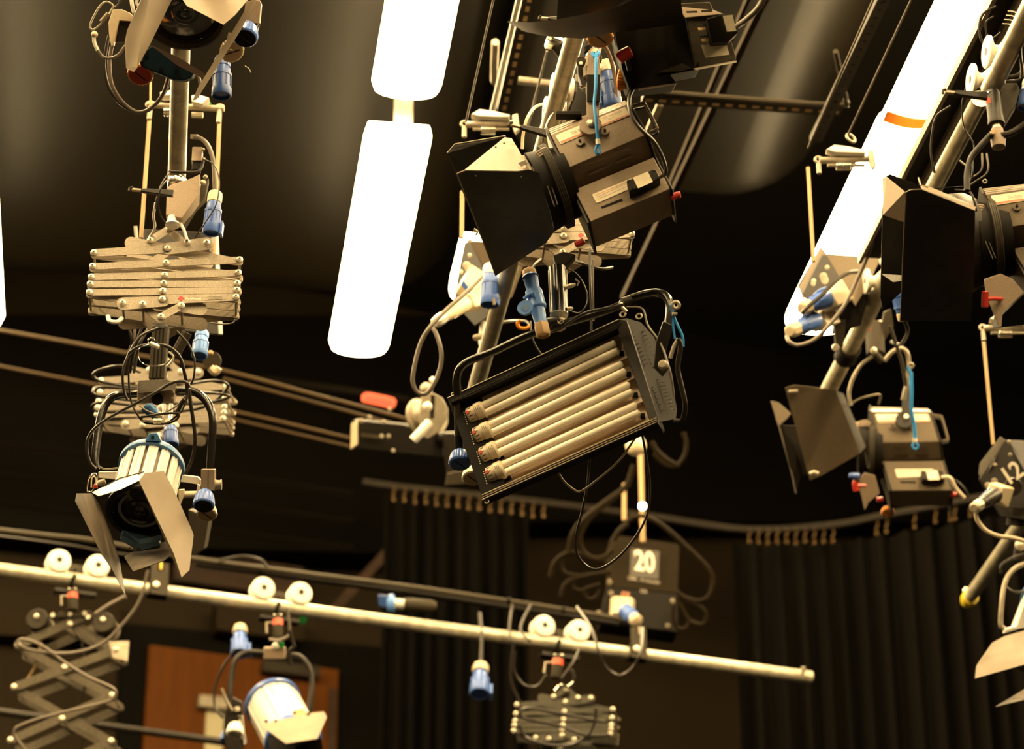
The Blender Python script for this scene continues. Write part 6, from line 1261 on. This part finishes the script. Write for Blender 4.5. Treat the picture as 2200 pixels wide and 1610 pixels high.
# right box
b2 = thing('socket_box', 'grey sloping socket box at the lower end of the right lit lamp', 'box', W(1800, 600, 8.8))
obj('roof_plate', MB().prism([W(1775, 545, 8.85), W(1893, 553, 8.80), W(1872, 600, 8.75), W(1838, 658, 8.68), W(1808, 612, 8.70)], FW*.01), M_paint_dim, b2, .002)
obj('shade_plate', MB().prism([W(1806, 620, 8.76), W(1838, 655, 8.70), W(1874, 598, 8.77), W(1850, 700, 8.72), W(1790, 716, 8.72)], FW*.05), M_black, b2, .002)  # black plate added for the dark, shaded inside of the box
obj('side_wall', MB().prism([W(1763, 528, 8.92), W(1778, 546, 8.85), W(1738, 642, 8.75), W(1724, 642, 8.78), W(1716, 617, 8.82)], FW*.01), M_paint_dim, b2, .002)
obj('front_panel', MB().prism([W(1766, 548, 8.84), W(1776, 548, 8.82), W(1822, 625, 8.68), W(1815, 650, 8.66), W(1795, 700, 8.66), W(1765, 690, 8.68), W(1725, 630, 8.76)], FW*.03), M_dark, b2, .002)
screws(b2, lambda x, y: W(x, y, 8.66), [(1777, 575), (1748, 604), (1747, 610), (1813, 628), (1786, 664), (1760, 706), (1770, 710)], .007)
screws(b2, lambda x, y: W(x, y, 8.64), [(1769, 594), (1772, 602)], .012)
outlet(b2, W(1802, 632, 8.66), W(1778, 650, 8.56), .038, M_beige)
outlet(b2, W(1776, 680, 8.66), W(1756, 692, 8.56), .036, M_beige)
plug(W(1722, 664, 8.45), W(1776, 642, 8.55), .027, 'upper of the two blue connectors in the right socket box', style='cone', body=M_blue, capm=M_beige, lid=(-.3, 0, 1))
plug(W(1696, 712, 8.40), W(1752, 688, 8.52), .027, 'lower of the two blue connectors in the right socket box', style='cone', body=M_blue, capm=M_cream, lid=(-.3, 0, 1))
cable([(1842, 584, 8.6), (1820, 588, 8.55), (1795, 605, 8.5), (1765, 635, 8.42), (1735, 660, 8.38), (1722, 675, 8.38)], .0062, M_rubber, 'upper dark cable arching into the right socket box')
cable([(1894, 470, 8.3), (1882, 500, 8.35), (1868, 540, 8.4), (1842, 600, 8.4), (1815, 655, 8.38), (1780, 700, 8.35), (1750, 730, 8.35), (1715, 742, 8.35), (1696, 735, 8.35), (1690, 722, 8.38)], .0062, M_tapeg, 'long cable running from the lit lamp round the right socket box')
cable([(1912, 700, 8.6), (1925, 740, 8.6), (1938, 780, 8.6), (1946, 830, 8.6)], .006, M_armd, 'straight dark strut beside the bow of the smaller right lamp', name='strut')
# box numbered 12
F12 = Frame(2170, 1000, 8.9, -20); b3 = thing('socket_box', 'black socket box at the right edge bearing the number 12', 'box', F12.o)
obj('front_panel', MB().prism([W(2158, 948, 8.95), W(2166, 946, 8.95), W(2230, 1030, 8.8), W(2215, 1120, 8.75), W(2150, 1110, 8.78), W(2105, 1030, 8.9)], FW*.03), M_black, b3, .003)
obj('side_wall', MB().prism([W(2150, 938, 8.97), W(2160, 946, 8.96), W(2132, 1000, 8.9), W(2112, 1032, 8.9), W(2103, 1020, 8.92), W(2106, 996, 8.95)], FW*.01), M_armd, b3, .002)
obj('roof_plate', MB().prism([W(2165, 946, 8.96), W(2260, 950, 8.9), W(2260, 1040, 8.8), W(2200, 1010, 8.82)], FW*.01), M_dark, b3, .002)
screws(b3, lambda x, y: W(x, y, 8.80), [(2168, 950), (2170, 977), (2138, 999), (2155, 1105), (2171, 1108)], .006, M_steel)
screws(b3, lambda x, y: W(x, y, 8.78), [(2136, 1034), (2122, 1043)], .010, M_steel)
ux = (RT*.62-UPV*.78).normalized(); uy = FW.cross(ux); uy = uy if uy.dot(UPV) > 0 else -uy
text('box_number', '12', W(2176, 1014, 8.72), (RT*.83+UPV*.55).normalized(), (UPV*.83-RT*.55).normalized(), .058, M_paleink, b3, w=.055, bold=.02)
outlet(b3, W(2152, 1064, 8.74), W(2136, 1058, 8.64), .034)
obj('gland_boss', MB().lathe(W(2176, 1046, 8.74), -FW, [(0, .03), (.012, .026)], 20), M_dark, b3)
obj('lower_mount', MB().tube([W(2186, 1090, 8.8), W(2182, 1130, 8.8)], .03, 14), M_dark, b3)
plug(W(2092, 1092, 8.45), W(2140, 1064, 8.6), .022, 'dark connector plugged into the box numbered 12', style='cone', body=M_dark, capm=M_steel)
obj('blue_lid', MB().prism([W(2103, 1070, 8.6), W(2128, 1047, 8.62), W(2131, 1056, 8.62), W(2112, 1072, 8.6)], FW*.01), M_blue, b3, .002)
cable([(2096, 1098, 8.5), (2100, 1118, 8.5), (2118, 1140, 8.5), (2145, 1152, 8.5), (2175, 1156, 8.5), (2205, 1164, 8.5)], .0068, M_beige, 'pale cable curving under the box numbered 12')
M_armd2 = mat('dimmed_case', (.016, .011, .005), .6, noise=.15, nscale=8, spec=.05)  # case colour lowered to carry the shade where no lamps hang
# box numbered 20
F20 = Frame(1385, 1230, 11.2, 6); b4 = thing('socket_box', 'grey socket box in the lower middle bearing the number 20, cables looped round it', 'box', F20.o)
obj('case', MB().prism([F20.q(1312, 1155), F20.q(1340, 1152), F20.q(1456, 1170), F20.q(1460, 1172), F20.q(1456, 1276), F20.q(1312, 1262)], -F20.n*.14), M_armd2, b4, .004)
obj('lower_case', MB().prism([F20.q(1304, 1262, .004), F20.q(1456, 1278, .004), F20.q(1456, 1360, .004), F20.q(1290, 1338, .004)], -F20.n*.12), M_black, b4, .004)
sg = obj('number_plate', MB().prism([F20.q(1355, 1180, .004), F20.q(1416, 1186, .004), F20.q(1414, 1246, .004), F20.q(1353, 1240, .004)], F20.n*.002), M_ink, b4)
tx = (F20.u*1-F20.v*.10).normalized()
text('box_number', '20', F20.q(1384, 1208, .008), tx, F20.v, pxm(43, 11.2)/.885, M_paleink, sg, w=pxm(44, 11.2), bold=.02)
text('box_lettering', 'DML. Artequipa', F20.q(1383, 1250, .008), tx, F20.v, .019, M_greyink, b4, w=pxm(68, 11.2), bold=.01)
text('box_lettering', 'GS', F20.q(1343, 1282, .008), tx, F20.v, .030, M_rust, b4, w=pxm(18, 11.2), bold=.02)
text('box_lettering', 'ON', F20.q(1382, 1273, .008), tx, F20.v, .014, M_greyink, b4, w=pxm(14, 11.2), bold=.02)
screws(b4, lambda x, y: F20.q(x, y, .006), [(1309, 1252), (1312, 1276), (1445, 1293), (1434, 1346), (1302, 1326), (1286, 1318)], .010, M_steel)
outlet(b4, F20.q(1336, 1312, .0), F20.q(1334, 1314, .06), .050)
plug(W(1370, 1336, 10.9), W(1342, 1312, 11.0), .030, 'blue connector plugged into the cream outlet of the box numbered 20', body=M_blue, capm=M_beige)
def loopc(pts, r=.010, d=11.05, name='looped_cable', m=None): return obj(name, MB().tube([W(x, y, d) for x, y in pts], r, 8, 6), m or M_armd2, b4)
loopc([(1362, 1000), (1345, 1045), (1300, 1080), (1262, 1110), (1232, 1145), (1222, 1185)], .012)
loopc([(1352, 1040), (1310, 1078), (1270, 1112), (1248, 1150), (1252, 1182), (1275, 1200), (1300, 1196), (1316, 1182)], .010)
loopc([(1350, 1125), (1330, 1142), (1318, 1162)], .012)
loopc([(1345, 1122), (1365, 1110), (1392, 1112), (1430, 1135), (1480, 1180), (1520, 1220), (1532, 1250), (1522, 1282), (1500, 1292), (1470, 1284), (1454, 1272)], .010)
loopc([(1182, 1240), (1190, 1212), (1212, 1192), (1240, 1188), (1270, 1200), (1300, 1206)], .011)
loopc([(1206, 1205), (1208, 1225), (1224, 1235), (1260, 1238), (1312, 1228)], .009)
loopc([(1205, 1282), (1212, 1260), (1235, 1244), (1270, 1236), (1312, 1230)], .011)
loopc([(1232, 1250), (1232, 1264), (1250, 1270), (1268, 1262), (1290, 1256)], .008)
loopc([(1262, 1262), (1255, 1275), (1265, 1288), (1280, 1284), (1290, 1268)], .008)
loopc([(1452, 1284), (1464, 1305), (1480, 1332), (1498, 1342), (1514, 1338), (1516, 1318), (1500, 1302), (1468, 1288)], .009)
loopc([(1448, 1300), (1446, 1325), (1455, 1348), (1470, 1352), (1480, 1340), (1478, 1328)], .009)
loopc([(1460, 1002), (1435, 990), (1412, 970), (1400, 950)], .010, 10.9)
loopc([(1468, 930), (1475, 955), (1468, 985), (1450, 1002), (1425, 995), (1405, 975)], .009, 10.9)
o = obj('cable_swivel', MB().ball(W(1366, 958, 10.8), .040), M_cream); tag(o, 'cream round cable swivel at the top of the brown rod behind the tube light', 'swivel')
# boxes behind at the left: red oval label, control box, pulley
bx = thing('motor_box', 'dark hoist motor box with a pale end plate under the red oval label', 'box', W(860, 930, 10.3))
obj('case', MB().prism([W(757, 902, 10.3), W(865, 912, 10.25), W(952, 935, 10.2), W(950, 985, 10.2), W(765, 965, 10.3), W(752, 940, 10.3)], FW*.2), M_black, bx, .006)
obj('end_plate', MB().prism([W(755, 912, 10.25), W(768, 902, 10.25), W(768, 955, 10.25), W(753, 966, 10.25)], FW*.02), M_cream, bx, .002)
obj('pale_text_plate', MB().prism([W(775, 930, 10.27), W(815, 936, 10.25), W(815, 943, 10.25), W(775, 938, 10.27)], FW*.004), M_armd, bx)
screws(bx, lambda x, y: W(x, y, 10.22), [(777, 904), (794, 897), (825, 907), (820, 938), (835, 938), (845, 969), (837, 880)], .008, M_steel)
bx2 = obj('mount_block', MB().prism([W(948, 930, 10.1), W(1000, 930, 10.1), W(1012, 1010, 10.1), W(960, 1020, 10.1)], FW*.15), M_dark, bx, .006)
obj('mount_foot', MB().prism([W(960, 1018, 10.0), W(985, 1012, 10.0), W(1030, 1012, 10.0), W(1010, 1040, 10.0), W(956, 1044, 10.0)], FW*.06), M_armd, bx, .004)
rl = thing('red_sign', 'red rounded label with dark lettering hanging in the dark left of the tube light', 'sign', W(813, 861, 10.4))
Fr_ = Frame(813, 861, 10.4, 6); P = []
for x, y in ((776, 858), (777, 848), (784, 843), (796, 843), (835, 851), (848, 855), (852, 862), (850, 872), (845, 877), (834, 877), (797, 869), (780, 865)): P.append(Fr_.q(x, y))
obj('plate', MB().prism(P, -Fr_.n*.012), M_redor, rl, .003)
for k in range(9):   # the lettering is too blurred to read: upright dark strokes where its letters stand
    x = 789+k*6.2; y = 857+k*1.25; obj('sign_lettering', MB().box(Fr_.q(x, y, .002), Fr_.u*pxm(1.9, 10.4), Fr_.n*.0006, Fr_.v*pxm(4.6, 10.4)), M_darkred, rl)
pl = thing('cable_pulley', 'shiny grey cable pulley with a tilted flange left of the tube light', 'pulley', W(912, 892, 9.6))
ax = Vector((.75, -.62, -.1)).normalized(); c = W(921, 892, 9.60)
obj('drum', MB().lathe(c-ax*.05, ax, [(0, .055), (.004, .066), (.012, .066), (.016, .052), (.065, .052), (.070, .070), (.078, .070), (.080, .060)], 36), M_steel, pl)
obj('flange', MB().prism([W(905, 850, 9.5), W(925, 842, 9.5), W(950, 855, 9.52), W(963, 880, 9.54), W(962, 902, 9.54), W(940, 930, 9.52), W(918, 944, 9.5), (W(905, 935, 9.5)), W(900, 900, 9.5)], FW*.012), M_steel, pl, .004)
obj('handle', MB().tube([W(888, 946, 9.42), W(905, 928, 9.42), W(922, 908, 9.44)], .016, 12), M_white, pl)
obj('mount_arm', MB().tube([W(925, 895, 9.62), W(935, 930, 9.9), W(940, 955, 10.3)], .014, 10), M_dark, pl)
obj('hub', MB().ball(W(919, 875, 9.46), .018), M_bolt, pl)
obj('spindle', MB().cyl(W(930, 850, 9.46), W(928, 900, 9.46), .008), M_dark, pl)
obj('top_knob', MB().ball(W(916, 836, 9.55), .022), M_steel, pl); obj('top_knob', MB().ball(W(930, 818, 9.6), .012), M_bolt, pl)
# bracket and grey case behind the low spotlight barn door
o = obj('grey_case', MB().prism([W(405, 1095, 8.2), W(450, 1112, 8.2), W(438, 1180, 8.2), W(415, 1196, 8.2), W(408, 1160, 8.2)], FW*.1), M_armd, bevel=.003); tag(o, 'small grey case behind the right door of the white spotlight', 'case')
# short leads that tie the loose connectors and hooks to what carries them
cable([(1944, 690, 8.0), (1950, 715, 8.1), (1935, 740, 8.5), (1915, 735, 8.8)], .006, M_rubber, 'dark lead below the connector behind the large dark barn door')
cable([(345, 900, 7.6), (352, 885, 7.9), (352, 862, 8.45)], .005, M_rubber, 'lead from the connector behind the yoke block to the rear hoist')
cable([(1140, 700, 7.8), (1128, 690, 7.9), (1100, 690, 8.3), (1072, 695, 8.4)], .004, M_rubber, 'dark lead holding the orange hook to the centre pipe')
